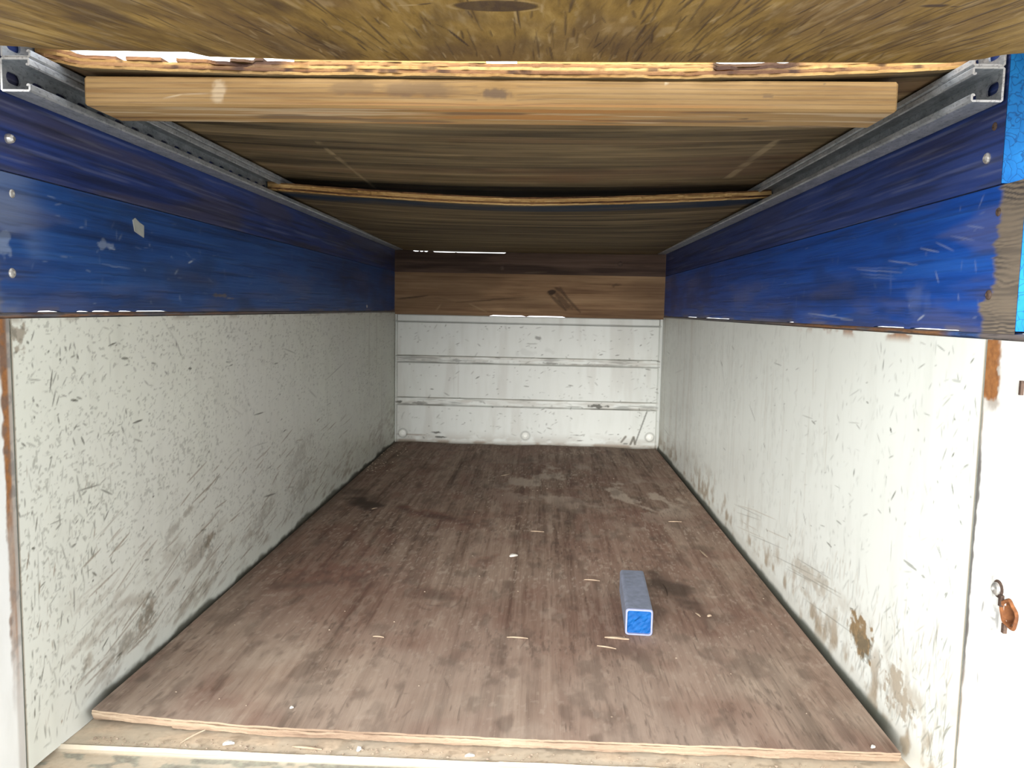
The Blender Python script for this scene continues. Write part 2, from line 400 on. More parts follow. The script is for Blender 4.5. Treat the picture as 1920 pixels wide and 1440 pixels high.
# scratches seen on the steel: (along, up, along, up, width mm, strength)
MARKS_LEFT = [(1.0748, 0.5183, 1.0676, 0.4888, 4, 0.9), (1.0839, 0.5147, 1.0737, 0.4983, 3, 0.7), (1.0802, 0.489, 1.072, 0.4682, 3.5, 0.8), (1.0878, 0.4809, 1.0814, 0.4686, 3.5, 0.7), (1.1157, 0.4719, 1.1323, 0.4691, 5, 0.9), (1.0941, 0.4817, 1.106, 0.4781, 2.5, 0.7), (1.1177, 0.416, 1.1222, 0.4046, 4, 0.8), (1.1383, 0.4142, 1.1456, 0.4022, 5, 0.9), (1.286, 0.4136, 1.3166, 0.4149, 4.5, 0.95), (1.2558, 0.5238, 1.2748, 0.5227, 6, 0.8), (1.4011, 0.5803, 1.4475, 0.5435, 2, 0.5), (1.4435, 0.5474, 1.4656, 0.5177, 3.5, 0.8), (1.4966, 0.4894, 1.5081, 0.4886, 7, 0.95), (1.4607, 0.5218, 1.4673, 0.5156, 4, 0.8), (1.8404, 0.3538, 1.9026, 0.3521, 4, 0.9), (1.1237, 0.3361, 1.1862, 0.3323, 3.5, 0.75), (1.1833, 0.333, 1.201, 0.3389, 2.5, 0.6), (1.1858, 0.3243, 1.2174, 0.3088, 4, 0.8), (1.2055, 0.3099, 1.2138, 0.298, 2, 0.5), (1.6068, 0.2389, 1.6337, 0.2538, 4, 0.8), (1.9043, 0.1413, 1.9841, 0.1309, 5, 0.9), (2.4639, 0.3817, 2.6964, 0.42, 3, 0.7), (1.0292, 0.4024, 1.0259, 0.3896, 6, 0.45), (1.004, 0.4276, 1.012, 0.4221, 4, 0.8), (1.031, 0.5312, 1.0327, 0.5248, 3, 0.8), (1.0966, 0.5892, 1.0973, 0.577, 2.5, 0.6), (1.0939, 0.5488, 1.0932, 0.5372, 4, 0.7), (1.0921, 0.5329, 1.0944, 0.5313, 5, 0.95), (1.3477, 0.3459, 1.3502, 0.3344, 5, 0.7), (1.4321, 0.3765, 1.4316, 0.3642, 3, 0.8), (1.4735, 0.3562, 1.4757, 0.3451, 4, 0.9), (1.3105, 0.3422, 1.3128, 0.3317, 3, 0.7), (1.3267, 0.4815, 1.3405, 0.4724, 3, 0.7), (1.3405, 0.4724, 1.3563, 0.4699, 2, 0.6), (1.2043, 0.5753, 1.2216, 0.5717, 2, 0.6), (1.2212, 0.5621, 1.2231, 0.5427, 3, 0.6), (1.222, 0.5201, 1.2209, 0.4974, 2, 0.5), (1.4011, 0.4916, 1.4102, 0.4853, 4, 0.8), (1.353, 0.5097, 1.3676, 0.5076, 4, 0.7), (1.288, 0.3866, 1.3149, 0.3776, 3, 0.7), (1.1959, 0.4097, 1.2437, 0.4056, 2, 0.6), (2.0599, 0.5003, 2.1638, 0.4811, 3, 0.7), (1.9795, 0.4652, 2.0106, 0.4658, 4, 0.8), (1.7723, 0.4419, 1.7837, 0.4102, 3, 0.6), (1.6992, 0.3897, 1.7698, 0.3622, 2, 0.6), (2.2776, 0.3699, 2.3613, 0.3365, 4, 0.7), (1.7835, 0.4031, 1.8212, 0.3748, 2, 0.6), (1.4629, 0.411, 1.4796, 0.3969, 2.5, 0.5), (1.6014, 0.2336, 1.6432, 0.2174, 2, 0.6), (1.1516, 0.3132, 1.157, 0.3103, 4, 0.8), (1.0168, 0.2823, 1.0232, 0.2803, 5, 0.9), (1.0396, 0.2975, 1.0407, 0.277, 2.5, 0.6), (1.0294, 0.2747, 1.0273, 0.1975, 2, 0.6), (1.0582, 0.3039, 1.0867, 0.3036, 3, 0.6), (0.9927, 0.3384, 0.9956, 0.3308, 4, 0.8), (1.006, 0.353, 1.0062, 0.3419, 4, 0.6), (1.0075, 0.2702, 1.0113, 0.2619, 3, 0.7), (1.0222, 0.2641, 1.0217, 0.2542, 3, 0.7), (1.1084, 0.1945, 1.1076, 0.1605, 4, 0.7), (1.1302, 0.212, 1.1344, 0.1915, 3, 0.6), (1.144, 0.2185, 1.1456, 0.1972, 3.5, 0.7), (1.2161, 0.2472, 1.216, 0.2203, 1.5, 0.5), (1.3192, 0.1666, 1.323, 0.1249, 2, 0.4), (1.4648, 0.1439, 1.4685, 0.1265, 4, 0.8), (1.4431, 0.1426, 1.451, 0.1261, 3, 0.7), (1.3123, 0.1707, 1.3279, 0.1675, 4, 0.8), (1.5388, 0.1594, 1.5631, 0.1547, 6, 0.6), (1.8317, 0.2804, 1.9297, 0.2738, 2, 0.6), (1.928, 0.2067, 1.958, 0.2085, 5, 0.6), (2.0861, 0.124, 2.1391, 0.1131, 3, 0.7), (1.0028, 0.5478, 0.9947, 0.5461, 4, 0.6), (1.0221, 0.5603, 1.0261, 0.5574, 5, 0.8), (0.9926, 0.5773, 1.0019, 0.5664, 9, 0.4), (1.0108, 0.5808, 1.0168, 0.5767, 5, 0.6)]
MARKS_RIGHT = [(3.065, 0.5503, 3.0334, 0.5011, 3, 0.6), (2.9765, 0.5455, 2.9595, 0.5042, 3, 0.6), (2.4299, 0.4718, 2.4013, 0.4566, 9, 0.6), (2.4093, 0.4589, 2.3496, 0.3851, 4, 0.6), (2.0685, 0.3798, 2.0072, 0.3479, 4, 0.7), (2.8536, 0.2988, 2.8202, 0.2622, 4, 0.6), (2.2942, 0.5238, 2.2649, 0.5129, 4, 0.7), (1.2777, 0.5473, 1.2795, 0.5316, 4.5, 0.8), (1.2396, 0.4444, 1.234, 0.4388, 7, 0.9), (1.2222, 0.4702, 1.2168, 0.4559, 2, 0.6), (1.2906, 0.4674, 1.2884, 0.453, 2, 0.6), (1.1664, 0.483, 1.1633, 0.4696, 2.5, 0.6), (1.4589, 0.4359, 1.4479, 0.4253, 3, 0.7), (1.5922, 0.4061, 1.5716, 0.4023, 5, 0.7), (1.6508, 0.4097, 1.5873, 0.4106, 2, 0.6), (1.4039, 0.4299, 1.3585, 0.4347, 2, 0.5), (1.3703, 0.4314, 1.3531, 0.4255, 3, 0.6), (1.3664, 0.3534, 1.3689, 0.3424, 6, 0.8), (1.22, 0.3361, 1.2067, 0.3524, 4.5, 0.8), (1.1891, 0.3637, 1.1859, 0.3544, 3, 0.7), (1.0478, 0.3993, 1.0417, 0.3868, 4, 0.8), (1.0473, 0.4403, 1.0522, 0.4343, 4, 0.8), (1.2234, 0.3228, 1.221, 0.3157, 6, 0.7), (1.2646, 0.31, 1.2519, 0.3065, 2.5, 0.7), (2.0912, 0.1911, 2.0823, 0.1753, 5, 0.9), (1.9219, 0.3055, 1.9087, 0.2962, 5, 0.8), (1.6368, 0.255, 1.6288, 0.243, 5, 0.6), (1.6119, 0.2137, 1.5935, 0.1951, 6, 0.5), (1.6369, 0.1108, 1.4437, 0.1333, 2.5, 0.6), (1.473, 0.1939, 1.4482, 0.1917, 5, 0.7), (1.1655, 0.2585, 1.1264, 0.2567, 7, 0.55), (1.1101, 0.2545, 1.1006, 0.2545, 5, 0.6), (1.2094, 0.274, 1.2082, 0.2433, 3, 0.5), (1.4979, 0.4093, 1.4889, 0.384, 2.5, 0.4), (1.0545, 0.4846, 1.0505, 0.4836, 4, 0.8), (1.0076, 0.5171, 1.004, 0.5034, 3, 0.7), (1.004, 0.5034, 0.9991, 0.4934, 2, 0.6), (1.003, 0.4679, 1.0016, 0.4419, 2, 0.6), (1.0057, 0.4243, 1.0056, 0.4074, 2, 0.5), (1.2295, 0.4969, 1.2152, 0.497, 3, 0.5), (1.3345, 0.4746, 1.325, 0.4725, 4, 0.7), (1.4068, 0.4762, 1.3634, 0.4922, 2, 0.5), (1.0654, 0.5345, 1.0439, 0.534, 6, 0.35), (1.1508, 0.4563, 1.147, 0.4541, 4, 0.8), (1.87, 0.5034, 1.8106, 0.5009, 3, 0.6), (1.79, 0.5445, 1.781, 0.5323, 3, 0.6), (1.9856, 0.5167, 1.9763, 0.4846, 2, 0.4), (1.1122, 0.5785, 1.0905, 0.5713, 3, 0.6), (1.1619, 0.5804, 1.1445, 0.5776, 2, 0.5), (1.3103, 0.5728, 1.2964, 0.5537, 2, 0.4), (1.4909, 0.3353, 1.4844, 0.3259, 4, 0.6), (1.3942, 0.2293, 1.3869, 0.2111, 4, 0.4), (1.883, 0.2257, 1.8574, 0.2155, 2, 0.5), (3.4838, 0.4453, 3.4036, 0.4375, 4, 0.6), (3.2638, 0.368, 3.0917, 0.3963, 2.5, 0.5), (3.5075, 0.1053, 3.3451, 0.0974, 4, 0.5), (3.4951, 0.0566, 3.4721, 0.0101, 4, 0.4), (2.5079, 0.1216, 2.4601, 0.0955, 5, 0.4), (2.3413, 0.2206, 2.3162, 0.2177, 4, 0.6), (1.7828, 0.4227, 1.7717, 0.3987, 8, 0.25), (2.7474, 0.4482, 2.7042, 0.3998, 3, 0.4), (2.6232, 0.3879, 2.609, 0.3209, 2, 0.4), (2.3727, 0.377, 2.3408, 0.2797, 3, 0.4), (1.0859, 0.3948, 1.083, 0.3928, 4, 0.6), (1.0214, 0.3571, 1.0162, 0.3535, 4, 0.7), (1.0289, 0.3774, 1.0243, 0.3712, 3, 0.6), (1.0015, 0.3939, 0.999, 0.392, 4, 0.6), (1.4333, 0.2461, 1.4102, 0.2454, 5, 0.5), (1.6943, 0.1467, 1.6808, 0.1444, 6, 0.6), (1.8622, 0.1099, 1.8519, 0.106, 5, 0.8), (1.8029, 0.1244, 1.7925, 0.1163, 3, 0.7)]
MARKS_REAR = [(0.4391, 0.0185, 0.4577, 0.0437, 4, 0.75), (0.4808, 0.0097, 0.4942, 0.0422, 5, 0.8), (0.4942, 0.0422, 0.5014, 0.0103, 5, 0.8), (0.5014, 0.0103, 0.5507, 0.1618, 3.5, 0.85), (0.4515, 0.0114, 0.4661, 0.0118, 4, 0.7)]

# ================================================================== SETTING: ground, steel bed
W = 0.61                      # half width between the steel sides
YF, YR = 0.991, 3.6355         # front seam of the side panels, back wall
ZT = 0.5905                   # top of the steel sides

mb = MB(); mb.box(-40, 40, -40, 60, -0.95, -0.90)
struct(mb.build('ground', M['ground']), 'pale gravel ground outside under the truck bed', 'ground')

def side_wall(sign, name, marks, mat, label):
    us = depth_steps(YF, YR, 0.00165 if sign < 0 else 0.0018)
    vs = np.concatenate([np.linspace(-0.02, 0.05, 40), np.linspace(0.05, ZT, 350)[1:]])
    cv = Canvas(us, vs); U, V = cv.U, cv.V
    for a in marks:
        cv.stroke(a[0], a[1], a[2], a[3], a[4] * 0.001 * (0.75 if sign < 0 else 0.7), 0, a[5])
    r = np.random.RandomState(21 + (sign > 0))
    if sign < 0:
        dens = fbm(U * 2.6 + 3, V * 6, 5)
        # flecks
        for k in range(3900):
            y = YF + 0.03 + (r.rand() ** 1.25) * 2.6; z = -0.01 + r.rand() * 0.59
            d = vnoise(np.array([y * 3.1]), np.array([z * 7.0]), 40)[0]
            if r.rand() > 0.12 + 1.1 * d ** 1.6: continue
            L = 0.003 + 0.014 * r.rand() ** 3; ang = r.normal(1.35, 0.55) if r.rand() < 0.6 else r.normal(0.5, 0.35)
            wd = 0.0010 + 0.0030 * r.rand() ** 3
            du, dv = math.cos(ang) * L * 1.6, math.sin(ang) * L
            cv.stroke(y - du / 2, z - dv / 2, y + du / 2, z + dv / 2, wd, 0, 0.15 + 0.8 * r.rand() ** 1.9)
        for k in range(90):          # long scrapes
            y = YF + 0.08 + r.rand() * 2.3; z = 0.06 + r.rand() * 0.5
            L = 0.03 + 0.06 * r.rand(); ang = r.normal(1.5, 0.35) if r.rand() < .55 else r.normal(0.35, 0.25)
            cv.stroke(y, z, y + math.cos(ang) * L * 1.5, z + math.sin(ang) * L, 0.0011, 0, 0.15 + 0.35 * r.rand())
        for k in range(150):         # brown scuffs, rising away from the opening
            y = 1.1 + r.rand() ** 1.3 * 1.6; z = 0.03 + 0.24 * r.rand() ** 1.6
            L = 0.02 + 0.05 * r.rand(); ang = r.normal(0.35, 0.15)
            cv.stroke(y, z, y + math.cos(ang) * L * 1.6, z + math.sin(ang) * L, 0.004, 1, 0.2 + 0.5 * r.rand())
        for k in range(330):         # battered front edge
            y = YF + 0.012 + 0.22 * r.rand() ** 1.4; z = -0.012 + 0.40 * r.rand()
            L = 0.004 + 0.020 * r.rand() ** 2; ang = r.normal(1.45, 0.3)
            cv.stroke(y, z, y + math.cos(ang) * L, z + math.sin(ang) * L, 0.0010 + 0.0022 * r.rand() ** 2, 0 if r.rand() < .6 else 1, 0.25 + 0.6 * r.rand())
        for k in range(26):          # tight clusters of knocks
            yc = YF + 0.1 + 2.0 * r.rand() ** 1.3; zc = 0.12 + 0.44 * r.rand()
            for q in range(12):
                y = yc + r.normal(0, 0.02 + 0.012 * yc); z = zc + r.normal(0, 0.012); L = 0.003 + 0.009 * r.rand(); ang = r.normal(1.3, .7)
                cv.stroke(y, z, y + math.cos(ang) * L * 1.4, z + math.sin(ang) * L, 0.0012 + 0.0026 * r.rand() ** 2, 0, 0.4 + 0.5 * r.rand())
        # fine speckle
        sp = fbm(U * 150, V * 190, 9, 3)
        cv.field(0, sstep(0.66, 0.76, sp + 0.16 * (dens - 0.5)) * 0.35 * sstep(0.01, 0.05, V))
        # brown grime low on the panel
        g = fbm(U * 26 - V * 20, V * 70 - U * 10, 3, 5); g2 = fbm(U * 4, V * 8, 8)
        mask = sstep(0.30, 0.03, V) * sstep(1.0, 1.15, U) * sstep(-0.01, 0.02, V)
        cv.field(1, sstep(0.50, 0.80, g * 0.72 + g2 * 0.33 + 0.05 * mask) * mask * 0.6)
        for (y, z, ry, rz, a) in [(1.57, .125, .045, .022, .9), (1.32, .075, .05, .03, .85), (1.13, .064, .02, .012, .7), (1.485, .215, .03, .010, .5),
                                  (1.41, .19, .05, .015, .4), (1.24, .05, .06, .02, .6), (1.9, .10, .10, .03, .4), (2.2, .20, .15, .05, .3), (2.2, .1, .15, .04, .35)]:
            cv.blob(y, z, ry, rz, 1, a * .8, ragged=1.1, seed=int(y * 100), freq=75, soft=0.9, ang=0.3)
            cv.blob(y, z, ry * .7, rz * .7, 0, a * 0.5, ragged=2.0, seed=int(y * 77), freq=150, soft=0.4, ang=0.3)
        # overall dirt film deeper in
        film = fbm(U * 3, V * 22, 31) * 0.10 * sstep(1.6, 3.4, U) + 0.10 * fbm(U * 5, V * 5, 77)
        cv.field(1, film)
        vert = fbm(U * 30, V * 2.2, 13)
        cv.field(1, sstep(0.52, 0.75, vert) * 0.28 * sstep(2.4, 3.4, U))
        # rust stain at the front top corner
        cv.blob(1.008, 0.565, 0.016, 0.022, 1, 0.65, ragged=1.0, seed=3, freq=120)
        cv.field(1, sstep(ZT - 0.012, ZT, V) * 0.5 * sstep(0.4, 0.7, fbm(U * 25, V * 60, 4)))
    else:
        for k in range(2600):
            y = YF + 0.02 + (r.rand() ** 1.2) * 2.6; z = 0.02 + r.rand() * 0.56
            d = vnoise(np.array([y * 3.3]), np.array([z * 6.0]), 60)[0]
            if r.rand() > 0.15 + 0.9 * d: continue
            L = 0.004 + 0.016 * r.rand() ** 2.2; ang = r.normal(1.62, 0.3) if r.rand() < .8 else r.normal(2.5, .4)
            wd = 0.0008 + 0.0017 * r.rand() ** 2
            du, dv = math.cos(ang) * L * 1.4, math.sin(ang) * L
            cv.stroke(y - du / 2, z - dv / 2, y + du / 2, z + dv / 2, wd, 0, 0.25 + 0.6 * r.rand() ** 1.4)
        for k in range(220):         # faint vertical streaks in the rear half
            y = 1.5 + 2.1 * r.rand(); z = 0.15 + 0.4 * r.rand(); L = 0.03 + 0.10 * r.rand()
            cv.stroke(y, z, y + r.normal(0, .004), z - L, 0.003, 1, 0.12 + 0.3 * r.rand())
        for k in range(520):         # scraped low front corner
            y = YF + 0.03 + r.rand() ** 1.4 * 0.7; z = 0.01 + 0.17 * r.rand() ** 1.5
            L = 0.008 + 0.03 * r.rand(); ang = r.normal(1.75, 0.35)
            cv.stroke(y, z, y + math.cos(ang) * L, z + math.sin(ang) * L, 0.0018, 1 if r.rand() < .6 else 0, 0.3 + 0.5 * r.rand())
        for k in range(14):          # long scrapes rising to the front
            y = 1.35 + r.rand() * 0.9; z = 0.03 + 0.1 * r.rand(); L = 0.12 + 0.2 * r.rand()
            cv.stroke(y, z, y - L, z + L * (0.12 + 0.1 * r.rand()), 0.002, 0 if r.rand() < .5 else 1, 0.45)
        g = fbm(U * 34, V * 26, 3, 5); g2 = fbm(U * 4, V * 8, 8)
        mask = sstep(0.17, 0.01, V)
        cv.field(1, sstep(0.50, 0.74, g * 0.75 + g2 * 0.3 + 0.08 * mask) * mask * 0.8)
        cv.field(1, sstep(0.035, 0.0, V) * 0.35)
        cv.blob(1.30, 0.085, 0.050, 0.035, 1, 1.0, ragged=0.9, seed=4, freq=70, soft=0.35)
        cv.blob(1.29, 0.075, 0.035, 0.024, 0, 0.5, ragged=1.2, seed=7, freq=120, soft=0.3)
        cv.blob(1.55, 0.10, 0.13, 0.03, 1, 0.45, ragged=1.0, seed=5, freq=50, soft=0.6)
        cv.blob(1.16, 0.06, 0.045, 0.035, 1, 0.7, ragged=1.3, seed=6, freq=90, soft=0.5)
        vert = fbm(U * 26, V * 1.8, 13)
        cv.field(1, sstep(0.50, 0.75, vert) * 0.30 * sstep(2.2, 3.5, U) + 0.12 * sstep(2.4, 3.6, U))
        top = sstep(ZT - 0.016, ZT, V) * sstep(0.42, 0.6, fbm(U * 30, V * 60, 4)) * sstep(1.9, 1.3, U)
        cv.field(2, top * 0.9)
    # clean rounded foot and the edges along the seams
    cv.c *= (1 - 0.4 * sstep(0.022, 0.004, V) * sstep(1.15, 1.35, U))[:, :, None]
    foot_dark = fbm(U * 16, V * 30, 88, 4)      # shade of the floor gap painted in black, with packed dirt
    cv.field(0, sstep(0.009, -0.003, V - 0.016 * (foot_dark - 0.5) * (1.6 if sign < 0 else 0.6)) * 0.93 * sstep(1.08, 1.2, U))
    seam = sstep(YF + 0.004, YF + 0.0005, U)
    cv.field(1, seam * 0.8)
    t = np.clip((0.026 - V) / 0.046, 0, 1)
    X = sign * (W - 0.007 * t ** 2 * sstep(1.0, 1.14, U) + 0.0015 * np.sin(U * 2.1 + 1) * sstep(1.0, 1.3, U) * sstep(3.6, 3.3, U))
    P = np.stack([X, U, V], -1)
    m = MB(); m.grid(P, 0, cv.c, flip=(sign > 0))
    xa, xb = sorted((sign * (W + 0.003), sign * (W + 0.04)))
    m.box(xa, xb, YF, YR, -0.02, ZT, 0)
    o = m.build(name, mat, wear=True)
    return struct(o, label, 'wall')

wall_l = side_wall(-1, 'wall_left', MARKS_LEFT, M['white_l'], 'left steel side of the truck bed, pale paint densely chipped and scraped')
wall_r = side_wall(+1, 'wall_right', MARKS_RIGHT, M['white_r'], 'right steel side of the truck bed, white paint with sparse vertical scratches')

# ---- back wall: ribbed steel headboard
us = np.linspace(-0.607, 0.603, 300)
ZB = 0.582
key = [(-0.02, 0), (0.164, 0), (0.170, .011), (0.174, .012), (0.198, .012), (0.205, .001), (0.360, 0), (0.366, .011), (0.370, .012), (0.392, .012), (0.398, .001), (0.546, 0), (0.549, .007), (0.552, .007), (0.5535, -.009), (0.579, -.010), (0.582, -.006)]
vs = np.unique(np.concatenate([np.linspace(-0.02, ZB, 250)] + [[k[0]] for k in key]))
prof = np.interp(vs, [k[0] for k in key], [k[1] for k in key])
cv = Canvas(us, vs); U, V = cv.U, cv.V
for a in MARKS_REAR: cv.stroke(a[0], a[1], a[2], a[3], a[4] * 0.0016, 0, a[5], taper=False)
for (x0, z0, x1, z1) in [(0.4391, 0.0185, 0.4577, 0.0437), (0.4808, 0.0097, 0.4942, 0.0422), (0.4942, 0.0422, 0.5014, 0.0103)]:
    cv.stroke(x0, z0, x1, z1, 0.013, 1, 0.5, taper=False)
r = np.random.RandomState(3)
for k in range(900):
    x = -0.6 + 1.2 * r.rand(); z = 0.01 + 0.53 * r.rand()
    if r.rand() > 0.15 + 1.0 * vnoise(np.array([x * 5.0]), np.array([z * 9.0]), 50)[0] ** 1.5: continue
    L = 0.004 + 0.022 * r.rand() ** 3; ang = r.normal(0.3, 0.7)
    cv.stroke(x, z, x + math.cos(ang) * L, z + math.sin(ang) * L, 0.002 + 0.004 * r.rand() ** 2, 0, 0.2 + 0.6 * r.rand())
for (x, z, rx, rz, a) in [(0.33, .178, .05, .010, 1.0), (-0.59, .178, .02, .008, .9), (-0.49, .175, .06, .006, .6), (0.11, .372, .06, .006, .7), (-0.32, .375, .03, .007, .6), (-0.08, .50, .001, .001, 0),
                          (0.05, .487, .018, .010, .7), (0.02, .46, .03, .004, .4), (-0.35, .375, .25, .005, .35), (0.35, .37, .2, .004, .4), (-0.41, .04, .03, .006, .9), (-0.40, .02, .03, .005, .9),
                          (0.23, .045, .03, .004, .7), (0.25, .02, .03, .004, .7), (0.0, .42, .06, .02, .12), (0.1, .43, .03, .015, .12)]:
    cv.blob(x, z, rx, rz, 0, a, ragged=0.9, seed=int(abs(x) * 100) + 3, freq=60, soft=0.5)
gro = ((V > .166) & (V < .204)) | ((V > .362) & (V < .397))
cv.field(1, gro * (0.30 * sstep(0.35, 0.7, fbm(U * 14, V * 90, 6))))
cv.field(0, gro * (0.5 * sstep(0.55, 0.75, fbm(U * 9, V * 120, 16))))
cv.field(1, sstep(0.06, -0.01, V) * 0.45 * sstep(0.35, 0.65, fbm(U * 18, V * 40, 7)) + 0.35 * sstep(0.012, 0, V))
cv.field(1, sstep(0.50, 0.72, fbm(U * 20, V * 3, 70)) * 0.14)
cv.blob(-0.52, 0.028, 0.09, 0.006, 1, 0.6, ragged=0.5, seed=9, freq=30)
cv.stroke(-0.315, 0.36, -0.315, 0.20, 0.004, 1, 0.25); cv.stroke(-0.335, 0.36, -0.335, 0.22, 0.004, 1, 0.2)
cv.field(0, np.exp(-((V - 0.5505) / 0.0028) ** 2) * 0.6)  # shade of the recess under the top lip, painted in
for bx_, bz_ in ((-0.570, 0.034), (-0.0017, 0.036), (0.567, 0.044)):
    cv.field(0, np.exp(-((np.hypot(U - bx_, V - bz_) - 0.020) / 0.0035) ** 2) * 0.45)
edge = np.minimum(sstep(-0.601, -0.597, U), sstep(0.597, 0.593, U))
Y = 3.620 + prof[None, :] * np.ones_like(U) * edge + (1 - edge) * 0.006
m = MB(); m.grid(np.stack([U, Y, V], -1), 0, cv.c)
m.box(-0.652, 0.652, 3.636, 3.67, -0.03, ZB)
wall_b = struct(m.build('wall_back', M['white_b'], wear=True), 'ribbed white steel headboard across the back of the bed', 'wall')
for (x, z) in ((-0.570, 0.034), (-0.0017, 0.036), (0.567, 0.044)):
    m = MB(); dome(m, (x, 3.6205, z), (0, -1, 0), 0.0175, 0.008, 18)
    m.build('bolt', M['bolt_white'], wall_b)

# ---- steel floor and the sill at the opening
us = np.linspace(-0.64, 0.64, 420)
ys = np.array([0.84, 0.86, 0.9] + list(np.linspace(0.93, 1.12, 90)) + [1.2, 2.0, 3.0, 3.63])
cv = Canvas(us, ys); U, V = cv.U, cv.V
lip = 1.060 + 0.002 * np.sin(U * 5)
n = fbm(U * 22, V * 34, 5); n2 = fbm(U * 60, V * 60, 15)
cv.field(2, (V < lip - 0.008) * sstep(0.50, 0.56, fbm(U * 26, V * 42, 25)) * 0.85)
cv.field(1, (V > lip) * (0.35 + 0.5 * sstep(0.35, 0.65, n)))
cv.field(1, (V <= lip) * 0.35 * sstep(0.5, 0.7, n2) + (V <= lip) * 0.5 * sstep(-0.35, -0.6, U))
cv.field(1, sstep(1.105, 1.13, V) * 0.9); cv.field(0, sstep(1.13, 1.2, V) * 0.8)
cv.field(0, sstep(0.62, 0.72, n2) * 0.35 * (V > lip))
ridge = np.exp(-((V - lip) / 0.0045) ** 2)
cv.c *= (1 - 0.8 * ridge)[:, :, None]
Z = np.where(V > lip, -0.0205, -0.026 - 0.02 * np.clip(lip - V, 0, 1)) + 0.0022 * ridge + 0.0016 * (n - 0.5)
m = MB(); m.grid(np.stack([U, V, Z], -1), 0, cv.c)
m.box(-0.64, 0.64, 0.84, 3.63, -0.07, -0.055)
struct(m.build('floor', M['sill'], wear=True), 'worn cream painted steel floor with a raised lip at the opening', 'floor')

# ---- rolled top rails along the steel sides (rusty, part blue)
for sign, name in ((-1, 'trim_1'), (1, 'trim_2')):
    us = np.concatenate([np.linspace(0.90, 1.6, 140), np.linspace(1.6, 3.62, 120)[1:]]); vs = np.linspace(0, 1, 7)
    cv = Canvas(us, vs); U, V = cv.U, cv.V
    ru = fbm(U * 16, V * 3 + U * 3, 7 + sign)
    if sign > 0:
        cv.field(1, sstep(0.30, 0.55, ru) * sstep(2.0, 1.5, U) * sstep(1.05, 1.12, U))
        cv.field(2, sstep(1.12, 1.06, U) * sstep(1.0, 1.02, U) * 0.9)
    else:
        cv.field(1, sstep(0.36, 0.6, ru) * sstep(2.2, 1.2, U) * 0.8)
    cv.field(0, sstep(0.6, 0.7, fbm(U * 40, V * 3, 9)) * 0.5)
    a = V * math.pi / 1.0
    X = sign * (W + 0.003 - 0.0035 * np.sin(a)); Z = ZT + 0.0072 * V + 0.0004
    m = MB(); m.grid(np.stack([X, U, Z], -1), 0, cv.c, flip=(sign > 0))
    xa, xb = sorted((sign * (W + 0.004), sign * (W + 0.042)))
    m.box(xa, xb, 0.90, 3.62, ZT, ZT + 0.0076)
    struct(m.build(name, M['rail'], wear=True), 'thin rusty steel rail on top of the %s bed side' % ('left' if sign < 0 else 'right'), 'rail')

